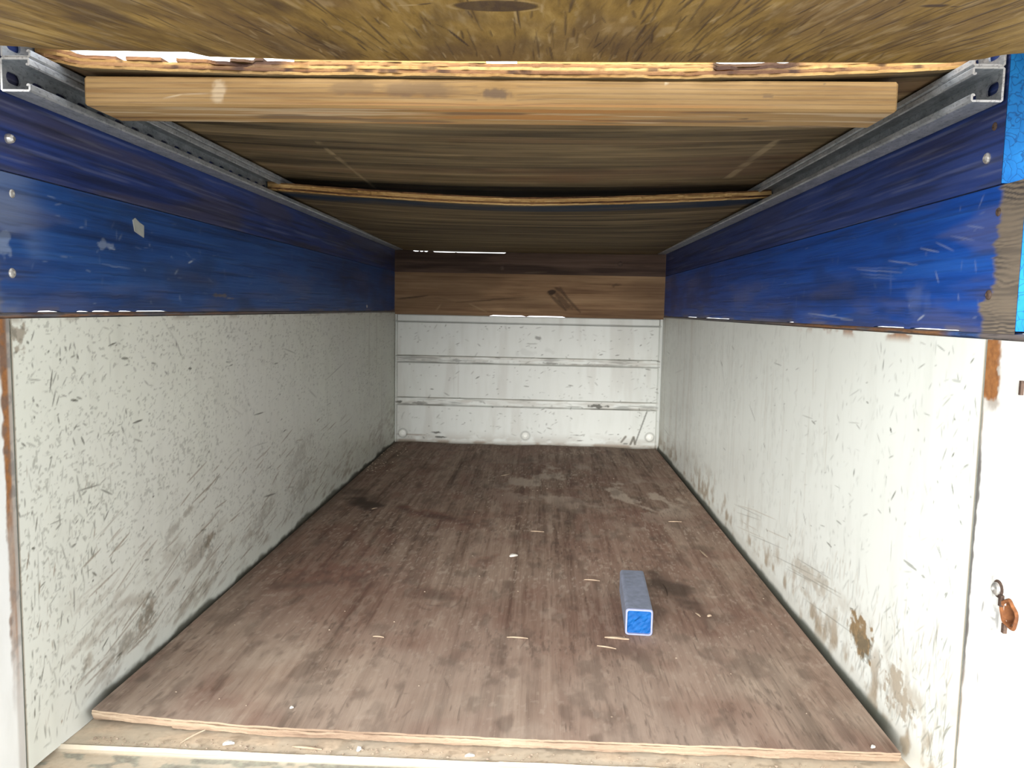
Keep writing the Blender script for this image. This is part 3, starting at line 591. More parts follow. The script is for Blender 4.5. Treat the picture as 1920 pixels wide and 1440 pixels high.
# ---- front corner posts
def corner_post(sign):
    us = np.concatenate([np.linspace(0.80, 0.955, 45), np.linspace(0.955, 0.9885, 40)[1:]]); vs = np.linspace(-0.10, ZT, 260)
    cv = Canvas(us, vs); U, V = cv.U, cv.V
    nz = fbm(U * 60, V * 60, 5); nz2 = fbm(U * 30, V * 14, 8)
    if sign > 0:
        top = sstep(0.495, 0.515, V + 0.03 * (nz - .5)) * sstep(0.9885 - 0.038, 0.9885 - 0.020, U + 0.04 * (nz - 0.5))
        cv.field(2, top * sstep(0.38, 0.46, fbm(U * 45, V * 45, 30)))
        cv.field(1, top * 0.6)
        seam = sstep(0.9885 - 0.010 * nz2 - 0.001, 0.9885, U + 0.006 * (nz - 0.5))
        rag = sstep(0.9885 - 0.011 * nz2 ** 0.7, 0.9885 - 0.006 * nz2, U + 0.010 * (nz - 0.5)) * sstep(0.15, 0.20, V) * sstep(0.48, 0.44, V)
        cv.field(0, rag * 0.85); cv.field(1, seam * 0.8); cv.field(2, seam * 0.6 * sstep(0.55, 0.7, nz2))
        for (y0, z0, y1, z1, w, a) in [(.945, .315, .938, .305, .003, .5), (.938, .318, .936, .309, .002, .5), (.936, .302, .937, .288, .004, .6), (.927, .290, .926, .280, .002, .5),
                                       (.934, .278, .925, .272, .006, .5), (.925, .276, .924, .255, .007, .6), (.938, .262, .928, .262, .004, .6), (.936, .247, .930, .252, .003, .5),
                                       (.955, .275, .957, .262, .003, .6), (.956, .185, .953, .168, .003, .5), (.915, .190, .913, .175, .003, .5), (.93, .34, .92, .32, .002, .3), (.905, .11, .900, .10, .004, .4), (.94, .08, .93, .06, .003, .4)]:
            cv.stroke(y0, z0, y1, z1, w, 0, a)
    else:
        band = sstep(0.9885 - 0.022, 0.9885 - 0.016, U + 0.010 * (nz - 0.5)) * sstep(0.05, 0.25, V)
        cv.field(2, band * (0.35 + 0.65 * sstep(0.30, 0.5, fbm(U * 40, V * 9, 40))) * sstep(0.985, 0.979, U))
        cv.field(1, band * 0.6); cv.field(0, sstep(0.5, 0.65, nz) * 0.5 * band)
        cv.field(1, sstep(0.972, 0.978, U) * 0.35)
    P = np.stack([np.full_like(U, sign * W), U, V], -1)
    t = thing('corner_post', (sign * (W + 0.03), 0.89, -0.10),
              'white steel corner post at the right of the opening with bolt and rusty latch hole' if sign > 0 else 'white steel corner post at the left of the opening with a rusty edge', 'post')
    m = MB(); a, b = P.shape[:2]
    idx = np.arange(a * b).reshape(a, b)
    q = np.stack([idx[:-1, :-1], idx[1:, :-1], idx[1:, 1:], idx[:-1, 1:]], -1).reshape(-1, 4)
    cc = P.reshape(-1, 3)[q].mean(1)
    HY, HZ = 0.9005, 0.2805
    if sign > 0: q = q[((cc[:, 1] - HY) / 0.0125) ** 2 + ((cc[:, 2] - HZ) / 0.0135) ** 2 > 1]
    if sign > 0: q = q[:, ::-1]
    m.add(P.reshape(-1, 3), q, 0, cv.c)
    xa, xb = sorted((sign * (W + 0.03), sign * (W + 0.06)))
    m.box(xa, xb, 0.80, 0.9885, -0.10, ZT)
    xa, xb = sorted((sign * (W + 0.0002), sign * (W + 0.06)))
    m.box(xa, xb, 0.80, 0.803, -0.10, ZT); m.box(xa, xb, 0.9865, 0.9883, -0.10, ZT); m.box(xa, xb, 0.80, 0.9885, ZT - 0.002, ZT - 0.0002)
    m.build('post_panel', M['white_post'], t, wear=True)
    if sign > 0:
        m = MB(); dome(m, (W, 0.9265, 0.3010), (-1, 0, 0), 0.0105, 0.002, 18, 1); dome(m, (W - 0.002, 0.9265, 0.3010), (-1, 0, 0), 0.0078, 0.004, 18, 0)
        m.build('bolt', [M['screw'], M['screw_dark']], t)
        m = MB(); seg = 28; V_ = []; F_ = []          # torn rusty cup behind the hole with a raised collar
        rr = np.random.RandomState(4); jit = [1 + 0.10 * math.sin(2 * math.pi * k / seg * 2 + 0.7) + 0.06 * math.sin(2 * math.pi * k / seg * 5) for k in range(seg)]
        for rad, dx in ((1.28, -0.0005), (1.15, -0.0035), (0.98, -0.0030), (0.90, 0.004), (0.72, 0.016), (0.35, 0.021)):
            for k in range(seg):
                a_ = 2 * math.pi * k / seg
                V_.append((W + dx, HY + math.cos(a_) * 0.0125 * rad * jit[k], HZ + math.sin(a_) * 0.0138 * rad * jit[k]))
        for i in range(5):
            for k in range(seg): F_.append((i * seg + k, (i + 1) * seg + k, (i + 1) * seg + (k + 1) % seg, i * seg + (k + 1) % seg))
        F_.append(tuple(range(5 * seg, 6 * seg)))
        m.add(V_, F_)
        m.build('latch_hole', M['rust'], t)
        m = MB(); m.box(W - 0.0035, W + 0.001, 0.9085, 0.9125, 0.531, 0.547); m.build('latch_pin', M['screw_dark'], t)
        m = MB(); m.box(W - 0.004, W + 0.002, 0.9135, 0.9185, 0.284, 0.297); m.box(W - 0.004, W + 0.002, 0.9035, 0.9085, 0.256, 0.267); m.build('latch_prong', M['screw_dark'], t)
corner_post(-1); corner_post(1)

# ================================================================== SIDE PLANKS
def blue_plank(sign, lower, label):
    z0, z1 = (0.6012, 0.7745) if lower else (0.7765, 0.9605)
    y0 = {(-1, 1): 0.90, (1, 1): 0.938, (-1, 0): 0.985, (1, 0): 0.9895}[(sign, int(lower))]
    us = depth_steps(y0, 3.6236, 0.0024, 0.0018); n = 110 if lower else 90
    ts = np.linspace(0, 1, n)
    zb = np.full_like(us, z0)
    if lower:                                              # ragged lower edge: light comes through where it does not touch
        nz = vnoise(us * 24, us * 0, 3 + sign)
        open_ = np.zeros_like(us)
        gaps = [(1.05, 1.10), (1.14, 1.175), (1.18, 1.235), (1.255, 1.30), (1.31, 1.42)] if sign < 0 else [(1.06, 1.20), (1.22, 1.33), (2.35, 2.72), (2.85, 3.05), (1.75, 1.80)]
        for a, b in gaps: open_ = np.maximum(open_, sstep(a - 0.004, a + 0.004, us) * sstep(b + 0.004, b - 0.004, us))
        zb = (ZT + 0.0078) + open_ * (0.0016 + 0.0006 * nz)
    T = ts[None, :]; Z = zb[:, None] * (1 - T) + z1 * T
    cv = Canvas(us, np.linspace(z0, z1, n)); U, V = cv.U, cv.V
    r = np.random.RandomState(11 * (2 + sign) + int(lower))
    fine = fbm(U * 3, V * 260, 5); bl = fbm(U * 5, V * 12, 6)
    if lower:
        if sign > 0:
            edge = 0.985 + 0.02 * (fbm(U * 2, V * 22, 9) - .5) * 2 + 0.02 * sstep(0.66, 0.62, V) - 0.012 * sstep(0.72, 0.77, V)
            bare = sstep(edge + 0.008, edge - 0.006, U + 0.018 * (fbm(U * 8, V * 300, 2) - 0.5))
            cv.field(1, bare); cv.field(0, bare * sstep(0.35, 0.95, 0.5 + 0.5 * np.sin(6.283 * (V * 185 + 2.2 * fbm(U * 7, V * 14, 8) * 3 + U * 6))) * 0.70 * (0.15 + 0.95 * sstep(0.3, 0.7, fbm(U * 10, V * 22, 18))))
            marks = [(1.458, .7033, 1.25, .6897, 1.6, .25), (1.292, .7044, 1.2311, .6967, 2, .5), (1.25, .70, 1.19, .692, 2, .4), (1.1861, .7155, 1.1301, .7061, 2, .5), (1.14, .72, 1.09, .705, 1.6, .45), (1.28, .6896, 1.2744, .6521, 2, .35),
                     (1.42, .698, 1.24, .683, 2, .45), (1.40, .69, 1.27, .679, 1.6, .35), (1.39, .684, 1.26, .674, 1.6, .3), (1.10, .725, 1.04, .715, 1.6, .35), (1.06, .735, 1.02, .728, 1.5, .4), (1.135, .680, 1.125, .665, 3, .5), (1.1792, .6117, 1.1592, .6195, 4, .7),
                     (1.6609, .6219, 1.42, .6119, 2.4, .6), (1.55, .616, 1.50, .620, 2.4, .6), (1.48, .612, 1.42, .6105, 2.5, .6), (1.07, .648, 1.068, .64, 2.2, .5), (1.035, .69, 1.03, .675, 2, .4), (1.21, .637, 1.208, .633, 3, .5)]
            for a in marks: cv.stroke(a[0], a[1], a[2], a[3], a[4] * 0.0009, 2, a[5] * 0.75)
            cv.blob(1.19, 0.645, 0.05, 0.03, 2, 0.10, ragged=1.0, seed=2, freq=30, soft=0.9)
        else:
            bare = sstep(0.988, 0.965, U + 0.02 * (fine - .5)) * sstep(0.70, 0.62, V)
            cv.field(1, bare * 0.8); cv.blob(0.99, 0.69, 0.015, 0.02, 2, 0.35, ragged=1, seed=3, freq=80)
            marks = [(1.5101, .6921, 1.5289, .6973, 4, .8), (1.4539, .6693, 1.465, .6767, 4, .75), (1.27, .722, 1.262, .714, 2, .5), (1.23, .7005, 1.25, .698, 2.5, .6), (1.2103, .6727, 1.296, .6699, 1.6, .35), (1.20, .70, 1.21, .702, 2, .45),
                     (1.255, .728, 1.255, .715, 2, .4), (1.17, .735, 1.17, .725, 2, .4), (1.36, .715, 1.362, .712, 3, .5), (1.44, .70, 1.445, .698, 3, .4), (1.34, .672, 1.345, .669, 3, .5), (1.6, .667, 1.62, .66, 2, .35), (1.50, .712, 1.52, .704, 2, .3), (1.47, .63, 1.475, .622, 4, .5), (1.36, .618, 1.364, .614, 3, .4), (1.56, .72, 1.564, .713, 2, .4)]
            for a in marks: cv.stroke(a[0], a[1], a[2], a[3], a[4] * 0.0009, 2, a[5])
            cv.blob(1.66, 0.634, 0.05, 0.005, 1, 0.8, ragged=0.8, seed=5, freq=60); cv.blob(1.72, 0.629, 0.03, 0.003, 1, 0.6, ragged=0.8, seed=6, freq=60)
            cv.blob(1.22, 0.702, 0.03, 0.007, 2, 0.35, ragged=1.2, seed=7, freq=90)
        cv.field(0, sstep(0.52, 0.72, bl) * 0.40); cv.field(1, sstep(0.50, 0.72, fbm(U * 4, V * 22, 66, 5)) * 0.22)
        cv.field(0, sstep(0.60, 0.74, fbm(U * 5, V * 170, 67, 4)) * 0.35)
        if sign < 0: cv.field(2, sstep(1.10, 0.985, U) * 0.22 * sstep(0.3, 0.6, fbm(U * 8, V * 26, 33)))  # pale haze over the front end, painted into the colour
        low = sstep(0.612, 0.603, V)
        cv.field(1, low * 0.55 * sstep(0.4, 0.6, fbm(U * 12, V * 30, 12)))
        for k in range(60):
            y = 1.02 + 2.2 * r.rand() ** 1.5; z = z0 + 0.01 + 0.15 * r.rand()
            L = 0.004 + 0.012 * r.rand(); ang = r.normal(1.5, .5) if r.rand() < .5 else r.normal(0, .2)
            cv.stroke(y, z, y + math.cos(ang) * L * 1.5, z + math.sin(ang) * L, 0.0015, 2, 0.1 + 0.3 * r.rand())
    else:
        cv.field(1, sstep(0.52, 0.70, fbm(U * 2.0, V * 20, 15)) * (0.55 if sign < 0 else 0.2))
        cv.field(2, sstep(0.62, 0.76, fbm(U * 4, V * 260, 19)) * 0.13); cv.field(0, sstep(0.52, 0.68, fbm(U * 4, V * 150, 29, 4)) * 0.45)
        if sign < 0: cv.field(1, sstep(0.45, 0.7, fbm(U * 3, V * 40, 39)) * 0.6)
    # hairline grain cracks
    for k in range(70 if lower else 90):
        y = y0 + 0.02 + 2.2 * r.rand() ** 1.6; z = z0 + 0.004 + (z1 - z0 - 0.01) * r.rand(); L = 0.03 + 0.18 * r.rand()
        cv.stroke(y, z, y + L, z + r.normal(0, 0.003), 0.0009, 0, 0.25 + 0.35 * r.rand())
    X = np.full_like(U, sign * 0.612)
    m = MB(); m.grid(np.stack([X, U, Z], -1), 0, cv.c, flip=(sign > 0))
    b = m.n
    # bottom strip follows the ragged edge, then the other faces
    xo = sign * 0.650
    Vb = np.concatenate([np.stack([np.full_like(us, sign * 0.612), us, zb], 1), np.stack([np.full_like(us, xo), us, np.maximum(zb, ZT + 0.0112 if lower else 0)], 1)])
    k = len(us); i = np.arange(k - 1)
    m.add(Vb, np.stack([i, i + 1, i + 1 + k, i + k], 1) if sign > 0 else np.stack([i, i + k, i + 1 + k, i + 1], 1), 0)
    xa, xb = sorted((sign * 0.6125, xo))
    m.box(xa, xb, y0, 3.6236, z0 + (0.0012 if lower else 0.0), z1, 0, skip='-y -z ' + ('-x' if sign > 0 else '+x'))
    m.box(xa, xb, y0 - 0.0002, y0 + 0.004, z0 + 0.0005, z1 - 0.0005, 1)
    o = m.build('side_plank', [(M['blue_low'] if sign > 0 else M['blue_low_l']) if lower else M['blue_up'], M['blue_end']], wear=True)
    rebase(o, (sign * 0.631, 2.2, z0))
    tag(o, label, 'plank', 'blue planks along the bed sides')
    def screw(y, z, rad, h, mat):
        s = MB(); dome(s, (sign * 0.612, y, z), (-sign, 0, 0), rad, h); s.build('screw', M[mat], o)
    if sign < 0 and lower:
        screw(1.0064, 0.7495, 0.0055, 0.002, 'screw'); screw(1.0005, 0.6486, 0.0065, 0.003, 'screw'); screw(3.05, 0.615, 0.006, 0.003, 'screw')
        s = MB(); pts = [(-.017, .012), (-.010, .016), (.004, .010), (.019, .006), (.018, -.014), (.002, -.010), (-.012, -.006)]
        V_ = [(-0.6118, 1.3217 + a, 0.7376 + c) for a, c in pts] + [(-0.6105, 1.3217 + a, 0.7376 + c) for a, c in pts]; q = len(pts)
        s.add(V_, [tuple(range(q)), tuple(range(2 * q - 1, q - 1, -1))] + [(i, i + q, (i + 1) % q + q, (i + 1) % q) for i in range(q)])
        t_ = s.build('tape_scrap', M['tape'], o); t_['label'] = 'small pale torn scrap stuck to the blue plank'
    if sign < 0 and not lower: screw(1.0022, 0.8171, 0.0062, 0.009, 'screw')
    if sign > 0 and lower: screw(0.997, 0.6446, 0.006, 0.003, 'screw_dark'); screw(0.990, 0.743, 0.005, 0.002, 'screw_dark')
    if sign > 0 and not lower: screw(1.0229, 0.8121, 0.0068, 0.0045, 'screw'); screw(1.012, 0.848, 0.005, 0.002, 'screw_dark')
    return o
blue_plank(-1, True, 'bright blue lower plank on the left side with a pale torn scrap on it')
blue_plank(-1, False, 'dull purplish blue upper plank on the left side under the steel channel')
blue_plank(1, True, 'bright blue lower plank on the right side with a worn bare front end')
blue_plank(1, False, 'dark blue upper plank on the right side with cracked bright blue end grain')

# ---- underside of the rear plywood sheet, which the back plank carries
def z3(x, y):
    t = sstep(1.9, 3.55, y)
    sag = 0.0275 * (1 - t) + 0.0065 * t; mid = 0.8625 * (1 - t) + 0.8697 * t
    e = np.clip(np.abs(x) / .603, 0, 1)
    return mid + sag * e ** (1.5 + 6 * t)

# ---- planks across the back
def back_plank(z0, z1, x0, x1, mat, label, low):
    us = np.linspace(x0, x1, 260); ts = np.linspace(0, 1, 50)
    zt = np.full_like(us, z1); zb = np.full_like(us, z0)
    if not low:
        op = np.zeros_like(us)
        for a, b in ((-0.526, -0.505), (-0.498, -0.484), (-0.478, -0.462), (-0.435, -0.335), (-0.331, -0.109)): op = np.maximum(op, sstep(a - 0.003, a + 0.003, us) * sstep(b + 0.003, b - 0.003, us))
        zt = z3(us, np.full_like(us, 3.63)) - 0.0004 - 0.0042 * op
    else:
        op = np.zeros_like(us)
        for a, b in ((-0.17, -0.02), (0.0, 0.16)): op = np.maximum(op, sstep(a - 0.01, a + 0.01, us) * sstep(b + 0.01, b - 0.01, us))
        zb = 0.5823 + 0.0045 * op
    cv = Canvas(us, np.linspace(z0, z1, 50)); U, V = cv.U, cv.V
    if low:
        cv.blob(0.105, 0.695, 0.024, 0.014, 0, 0.9, ragged=0.5, seed=3, freq=40, ang=0.3)
        for a in ((0.12, 0.715, 0.15, 0.70, 8), (0.14, 0.705, 0.235, 0.612, 6), (0.10, 0.68, 0.17, 0.62, 9), (0.14, 0.72, 0.20, 0.64, 4)): cv.stroke(a[0], a[1], a[2], a[3], a[4] * 0.002, 0, 0.6)
        cv.blob(0.16, 0.655, 0.055, 0.018, 1, 0.8, ragged=0.6, seed=5, freq=35, ang=-0.75)
        cv.blob(0.39, 0.735, 0.03, 0.01, 0, 0.5, ragged=0.8, seed=8, freq=50)
        cv.stroke(-0.60, 0.655, -0.46, 0.672, 0.007, 0, 0.75); cv.stroke(-0.33, 0.645, 0.0, 0.672, 0.005, 0, 0.6); cv.stroke(-0.45, 0.67, -0.33, 0.645, 0.003, 0, 0.35)
        cv.stroke(-0.27, 0.64, -0.19, 0.605, 0.006, 2, 0.5); cv.stroke(-0.42, 0.608, -0.40, 0.635, 0.006, 2, 0.4)
        cv.field(1, sstep(0.45, 0.7, fbm(U * 3, V * 14, 4)) * 0.35)
    else:
        cv.field(0, sstep(0.5, 0.7, fbm(U * 3, V * 25, 4)) * 0.5)
        cv.stroke(-0.02, 0.781, 0.08, 0.785, 0.006, 2, 0.5)
    T = ts[None, :]; Z = zb[:, None] * (1 - T) + zt[:, None] * T
    m = MB(); m.grid(np.stack([U, np.full_like(U, 3.624), Z], -1), 0, cv.c)
    k = len(us); i = np.arange(k - 1)
    for zz, fl in ((zt, 0), (zb, 1)):
        Vb = np.concatenate([np.stack([us, np.full_like(us, 3.624), zz], 1), np.stack([us, np.full_like(us, 3.655), zz], 1)])
        q = np.stack([i, i + 1, i + 1 + k, i + k], 1); m.add(Vb, q[:, ::-1] if fl else q, 0)
    m.box(x0, x1, 3.6245, 3.655, z0 + .004, z1 - 0.007, 0, skip='-y -z +z')
    o = m.build('back_plank', mat, wear=True); rebase(o, (0, 3.64, z0))
    return tag(o, label, 'plank', 'brown planks across the back of the bed')
bp = back_plank(0.588, 0.7735, -0.652, 0.652, M['rear_wood'], 'brown back plank with a dark knot, just above the white headboard', True)
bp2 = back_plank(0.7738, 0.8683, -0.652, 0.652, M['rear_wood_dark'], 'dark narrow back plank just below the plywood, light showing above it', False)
for (x, z) in ((-0.1244, 0.8007), (0.4077, 0.827)):
    m = MB(); dome(m, (x, 3.6242, z), (0, -1, 0), 0.012, 0.004); m.build('screw', M['screw_dark'], bp2)

# ================================================================== STEEL CHANNELS
def channel(sign, z0, y0, y1, label):
    t = 0.0026
    path = [(.0325, .0075), (.0335, .0095), (.0360, .0100), (.0378, .0085), (.0378, .0022), (.0357, 0), (.0022, 0), (0, .0022), (0, .0388), (.0022, .041), (.0357, .041), (.0378, .0388), (.0378, .0325), (.0360, .0310), (.0335, .0315), (.0325, .0335)]
    n = len(path); inner = []
    for i, p in enumerate(path):
        a = path[max(i - 1, 0)]; b = path[min(i + 1, n - 1)]
        dx, dz = b[0] - a[0], b[1] - a[1]; L = math.hypot(dx, dz)
        inner.append((p[0] + dz / L * t * -1 if False else p[0] + (dz / L) * t, p[1] - (dx / L) * t))
    X = lambda u: sign * (0.6085 - u)
    o = thing('strut_channel', (sign * 0.59, (y0 + y1) / 2, z0), label, 'channel', 'steel channels along the bed sides')
    m = MB()
    WEB = 7                                                  # the segment that carries the slots
    for pts, fl in ((path, 0), (inner, 1)):
        for i in range(n - 1):
            if i == WEB: continue
            a, b = pts[i], pts[i + 1]
            V = [(X(a[0]), y0, z0 + a[1]), (X(b[0]), y0, z0 + b[1]), (X(b[0]), y1, z0 + b[1]), (X(a[0]), y1, z0 + a[1])]
            m.add(V, [(0, 1, 2, 3) if (fl ^ (sign < 0)) else (3, 2, 1, 0)], 0)
    for i in (0, n - 1):
        a, b = path[i], inner[i]
        m.add([(X(a[0]), y0, z0 + a[1]), (X(b[0]), y0, z0 + b[1]), (X(b[0]), y1, z0 + b[1]), (X(a[0]), y1, z0 + a[1])], [(0, 1, 2, 3)], 0)
    for y in (y0, y1):
        for i in range(n - 1):
            q = [(X(p[0]), y, z0 + p[1]) for p in (path[i], path[i + 1], inner[i + 1], inner[i])]
            m.add(q, [(0, 1, 2, 3)], 1)
    m.build('channel_body', [M['galv'], M['galv_cut']], o)
    # slotted web
    m = MB(); pit = 0.050; k = int(round((y1 - y0) / pit)); pit = (y1 - y0) / k
    zl, zh = z0 + path[WEB][1], z0 + path[WEB + 1][1]
    hz, hl = 0.0072, 0.014; seg = 8
    slot = [(hl - hz + hz * math.cos(a), hz * math.sin(a)) for a in np.linspace(-math.pi / 2, math.pi / 2, seg)] + [(-(hl - hz) + hz * math.cos(a), hz * math.sin(a)) for a in np.linspace(math.pi / 2, 1.5 * math.pi, seg)]
    ns = len(slot)
    for c in range(k):
        ya, yb = y0 + c * pit, y0 + (c + 1) * pit; yc, zc = (ya + yb) / 2 - 0.004, (zl + zh) / 2
        V = []
        for x in (X(0), X(t)):
            V += [(x, ya, zl), (x, yb, zl), (x, yb, zh), (x, ya, zh)] + [(x, yc + a, zc + b) for a, b in slot]
        F = []
        for base in (0, 4 + ns):
            s0 = base + 4; h = seg // 2
            right = s0 + h; left = s0 + seg + h            # side-most slot points
            lowr = [base + 0, base + 1, right] + [s0 + j for j in range(h - 1, -1, -1)] + [s0 + j for j in range(ns - 1, seg + h - 1, -1)]
            uppr = [base + 2, base + 3, left] + [s0 + j for j in range(seg + h - 1, h - 1, -1)]
            F += [tuple(lowr), tuple(uppr), (base + 1, base + 2, right), (base + 3, base + 0, left)]
        for j in range(ns):
            a, b = 4 + j, 4 + (j + 1) % ns
            F.append((a, b, b + 4 + ns, a + 4 + ns))
        m.add(V, F, 0)
    m.build('slotted_web', M['galv'], o)
    return o
channel(-1, 0.8715, 0.988, 3.60, 'lower galvanised slotted channel on the left blue planks')
channel(1, 0.8715, 0.992, 3.60, 'lower galvanised slotted channel on the right blue planks')
channel(-1, 0.9128, 0.990, 3.60, 'upper galvanised channel on the left gripping the plywood above the lower channel')
channel(1, 0.9128, 0.992, 3.60, 'upper galvanised channel on the right gripping the plywood above the lower channel')

# ================================================================== PLYWOOD SHEETS
def ply_stack(root, x0, x1, yf, yb, zb, th, cuts, mats, jit, nx=170, ny=14, bottom=None, top=None, seed=0, edge_mi=None, setback=None, edgecol=None):
    """plies bottom to top, each an object of its own; yf/yb(x) front and back edge, zb(x, y) underside"""
    rr = np.random.RandomState(seed); npl = len(cuts) - 1
    xs = np.linspace(x0, x1, nx)
    for k in range(npl):
        a, b = cuts[k] * th, cuts[k + 1] * th
        j = (fbm(xs * 28, xs * 0 + 5.3 * k, seed + k, 4) - 0.5) * 2 * jit + (fbm(xs * 110, xs * 0 + 2.3 * k, seed + 9 + k, 2) - 0.5) * jit
        f = yf(xs) + j
        if setback is not None: f = f + setback(k, xs)
        kk = 0.00006
        zj0 = (fbm(xs * 90, xs * 0 + 7.7 * k, seed + 40 + k, 3) - 0.5) * 0.0012 if k > 0 else 0
        dense = (k == 0 and bottom is not None) or (k == npl - 1 and top is not None)
        tt = np.linspace(0, 1, ny)
        bk = yb(xs)
        Y = f[:, None] * (1 - tt) + bk[:, None] * tt
        Xg = np.repeat(xs[:, None], ny, 1)
        Zb = zb(Xg, Y) + a + kk; Zt = zb(Xg, Y) + b - kk
        m = MB()
        if k == 0 and bottom is not None:
            us, vs, cv = bottom
            Ud, Vd = cv.U, cv.V
            m.grid(np.stack([Ud, Vd, zb(Ud, Vd) + kk], -1), 0, cv.c, flip=True)
            # joining strip from the sampled face to the ragged front edge
            fz = zb(xs, np.full_like(xs, vs[0])) + kk
            if abs(vs[0] - f.min()) > 1e-5:
                V1 = np.concatenate([np.stack([xs, f, Zb[:, 0]], 1), np.stack([xs, np.full_like(xs, vs[0]), fz], 1)])
                i = np.arange(nx - 1); m.add(V1, np.stack([i, i + nx, i + 1 + nx, i + 1], 1), 0)
        else:
            m.grid(np.stack([Xg, Y, Zb], -1), 0, flip=True)
        if k == npl - 1 and top is not None:
            us, vs, cv = top
            Ud = cv.U; fr = np.interp(us, xs, f); s = (cv.V - vs[0]) / (vs[-1] - vs[0])
            Vd = fr[:, None] + (np.interp(us, xs, bk) - fr)[:, None] * s
            m.grid(np.stack([Ud, Vd, zb(Ud, Vd) + b - kk], -1), 0, cv.c)
        else:
            m.grid(np.stack([Xg, Y, Zt], -1), 0)
        i = np.arange(nx - 1)
        wob = 0.0006 * (fbm(xs * 200, xs * 0, seed + 60 + k, 2) - .5)
        for yy, zlo, zhi, fl in ((f, Zb[:, 0], Zt[:, 0], 0), (bk, Zb[:, -1], Zt[:, -1], 1)):
            Vv = np.concatenate([np.stack([xs, yy, zlo], 1), np.stack([xs, yy + wob * (1 - fl), (zlo + zhi) / 2], 1), np.stack([xs, yy, zhi], 1)])
            q = np.concatenate([np.stack([i, i + 1, i + 1 + nx, i + nx], 1), np.stack([i, i + 1, i + 1 + nx, i + nx], 1) + nx])
            ec = None
            if edgecol is not None and not fl:
                ec = np.zeros((3 * nx, 3)); ec[:, 0] = np.tile(edgecol(k, xs), 3)
            m.add(Vv, q[:, ::-1] if fl else q, 1, ec)
        for e, fl in ((0, 1), (-1, 0)):
            Vv = np.concatenate([np.stack([Xg[e], Y[e], Zb[e]], 1), np.stack([Xg[e], Y[e], Zt[e]], 1)])
            i2 = np.arange(ny - 1); q = np.stack([i2, i2 + 1, i2 + 1 + ny, i2 + ny], 1)
            m.add(Vv, q[:, ::-1] if fl else q, 1)
        em = mats[1][k % len(mats[1])]
        m.build('ply', [mats[0] if (k == 0 or k == npl - 1) else em, em], root, wear=True)
CUT5 = [0, .18, .40, .60, .82, 1.0]

# ---- sheet in front, drooping towards the opening
E1X = [-0.72, -0.605, -0.565, -0.516, -0.37, -0.345, -0.27, -0.24, 0.025, 0.23, 0.36, 0.54, 0.58, 0.624, 0.72]
E1Z = [0.9335, 0.9320, 0.9230, 0.9202, 0.9195, 0.9140, 0.9128, 0.9112, 0.9113, 0.9118, 0.9128, 0.9140, 0.9192, 0.9298, 0.9335]
def z1(x, y):
    fr = np.interp(x, E1X, E1Z); t = sstep(0.93, 0.985, y)
    return fr * t + (0.9125 + 0.006 * (x / 0.6) ** 2) * (1 - t) - 0.165 * (0.985 - y)
us = np.linspace(-0.70, 0.70, 1150); vs = np.concatenate([[0.44, 0.55, 0.59], np.linspace(0.61, 0.976, 170)])
cv = Canvas(us, vs[::-1].copy()[::-1]); U, V = cv.U, cv.V
r = np.random.RandomState(15)
for k in range(760):                                        # weather checks along the grain
    x = -0.68 + 1.36 * r.rand(); y = 0.56 + 0.38 * r.rand(); L = 0.03 + 0.14 * r.rand() ** 1.5
    if x < 0.10 and r.rand() < 0.55: continue
    cv.stroke(x, y, x + r.normal(0, 0.004), y + L, 0.0012 + 0.0018 * r.rand() ** 2, 0, 0.4 + 0.5 * r.rand())
for k in range(240):                                        # torn pale fibres
    x = -0.68 + 1.36 * r.rand(); y = 0.60 + 0.36 * r.rand(); L = 0.01 + 0.04 * r.rand()
    cv.stroke(x, y, x + r.normal(0, 0.003), y + L, 0.0010 + .0016 * r.rand(), 2, 0.15 + 0.4 * r.rand())
KX, KY = 0.0250, 0.672
d = np.sqrt(((U - KX) / 0.034) ** 2 + ((V - KY) / 0.022) ** 2)
cv.field(0, sstep(1.06, 0.93, d + 0.10 * (fbm(U * 120, V * 50, 4) - .5)) * 0.85)
cv.field(1, sstep(0.5, 0.65, fbm(U * 220, V * 60, 5)) * sstep(1.0, 0.8, d) * 0.9)
cv.field(2, np.exp(-((d - 1.12) / 0.07) ** 2) * 0.45 * sstep(0.4, 0.6, fbm(U * 40, V * 40, 6)))
cv.stroke(-0.036, 0.745, -0.027, 0.781, 0.0016, 0, 0.8); cv.stroke(-0.027, 0.781, -0.017, 0.878, 0.0036, 0, 0.95)
cv.stroke(-0.037, 0.668, -0.026, 0.662, 0.004, 0, 0.9); cv.stroke(-0.055, 0.672, -0.037, 0.668, 0.004, 2, 0.6)
cv.blob(0.376, 0.672, 0.013, 0.008, 0, 0.95, ragged=0.4, seed=4, freq=90, ang=0.1); cv.blob(0.393, 0.676, 0.004, 0.004, 0, 0.8, ragged=0.4, seed=5, freq=90)
cv.field(1, sstep(0.45, 0.70, fbm(U * 9, V * 5, 44)) * 0.5); cv.field(0, sstep(0.50, 0.72, fbm(U * 26, V * 6, 45, 5)) * 0.45 * sstep(0.15, -0.15, U) + sstep(0.55, 0.75, fbm(U * 40, V * 7, 46, 5)) * 0.3)
cv.field(2, sstep(0.62, 0.78, fbm(U * 120, V * 18, 47, 4)) * 0.28)
cv.field(1, sstep(-0.50, -0.62, U) * 0.3); cv.field(0, sstep(0.966, 0.976, V) * 0.25 * sstep(.45, .65, fbm(U * 40, V * 40, 8)))
root1 = thing('plywood_sheet', (0, 0.72, 0.88), 'weathered plywood sheet nearest overhead with a dark knot, its grain running into the bed', 'plywood')
yr1 = lambda x: 0.985 + 0 * x
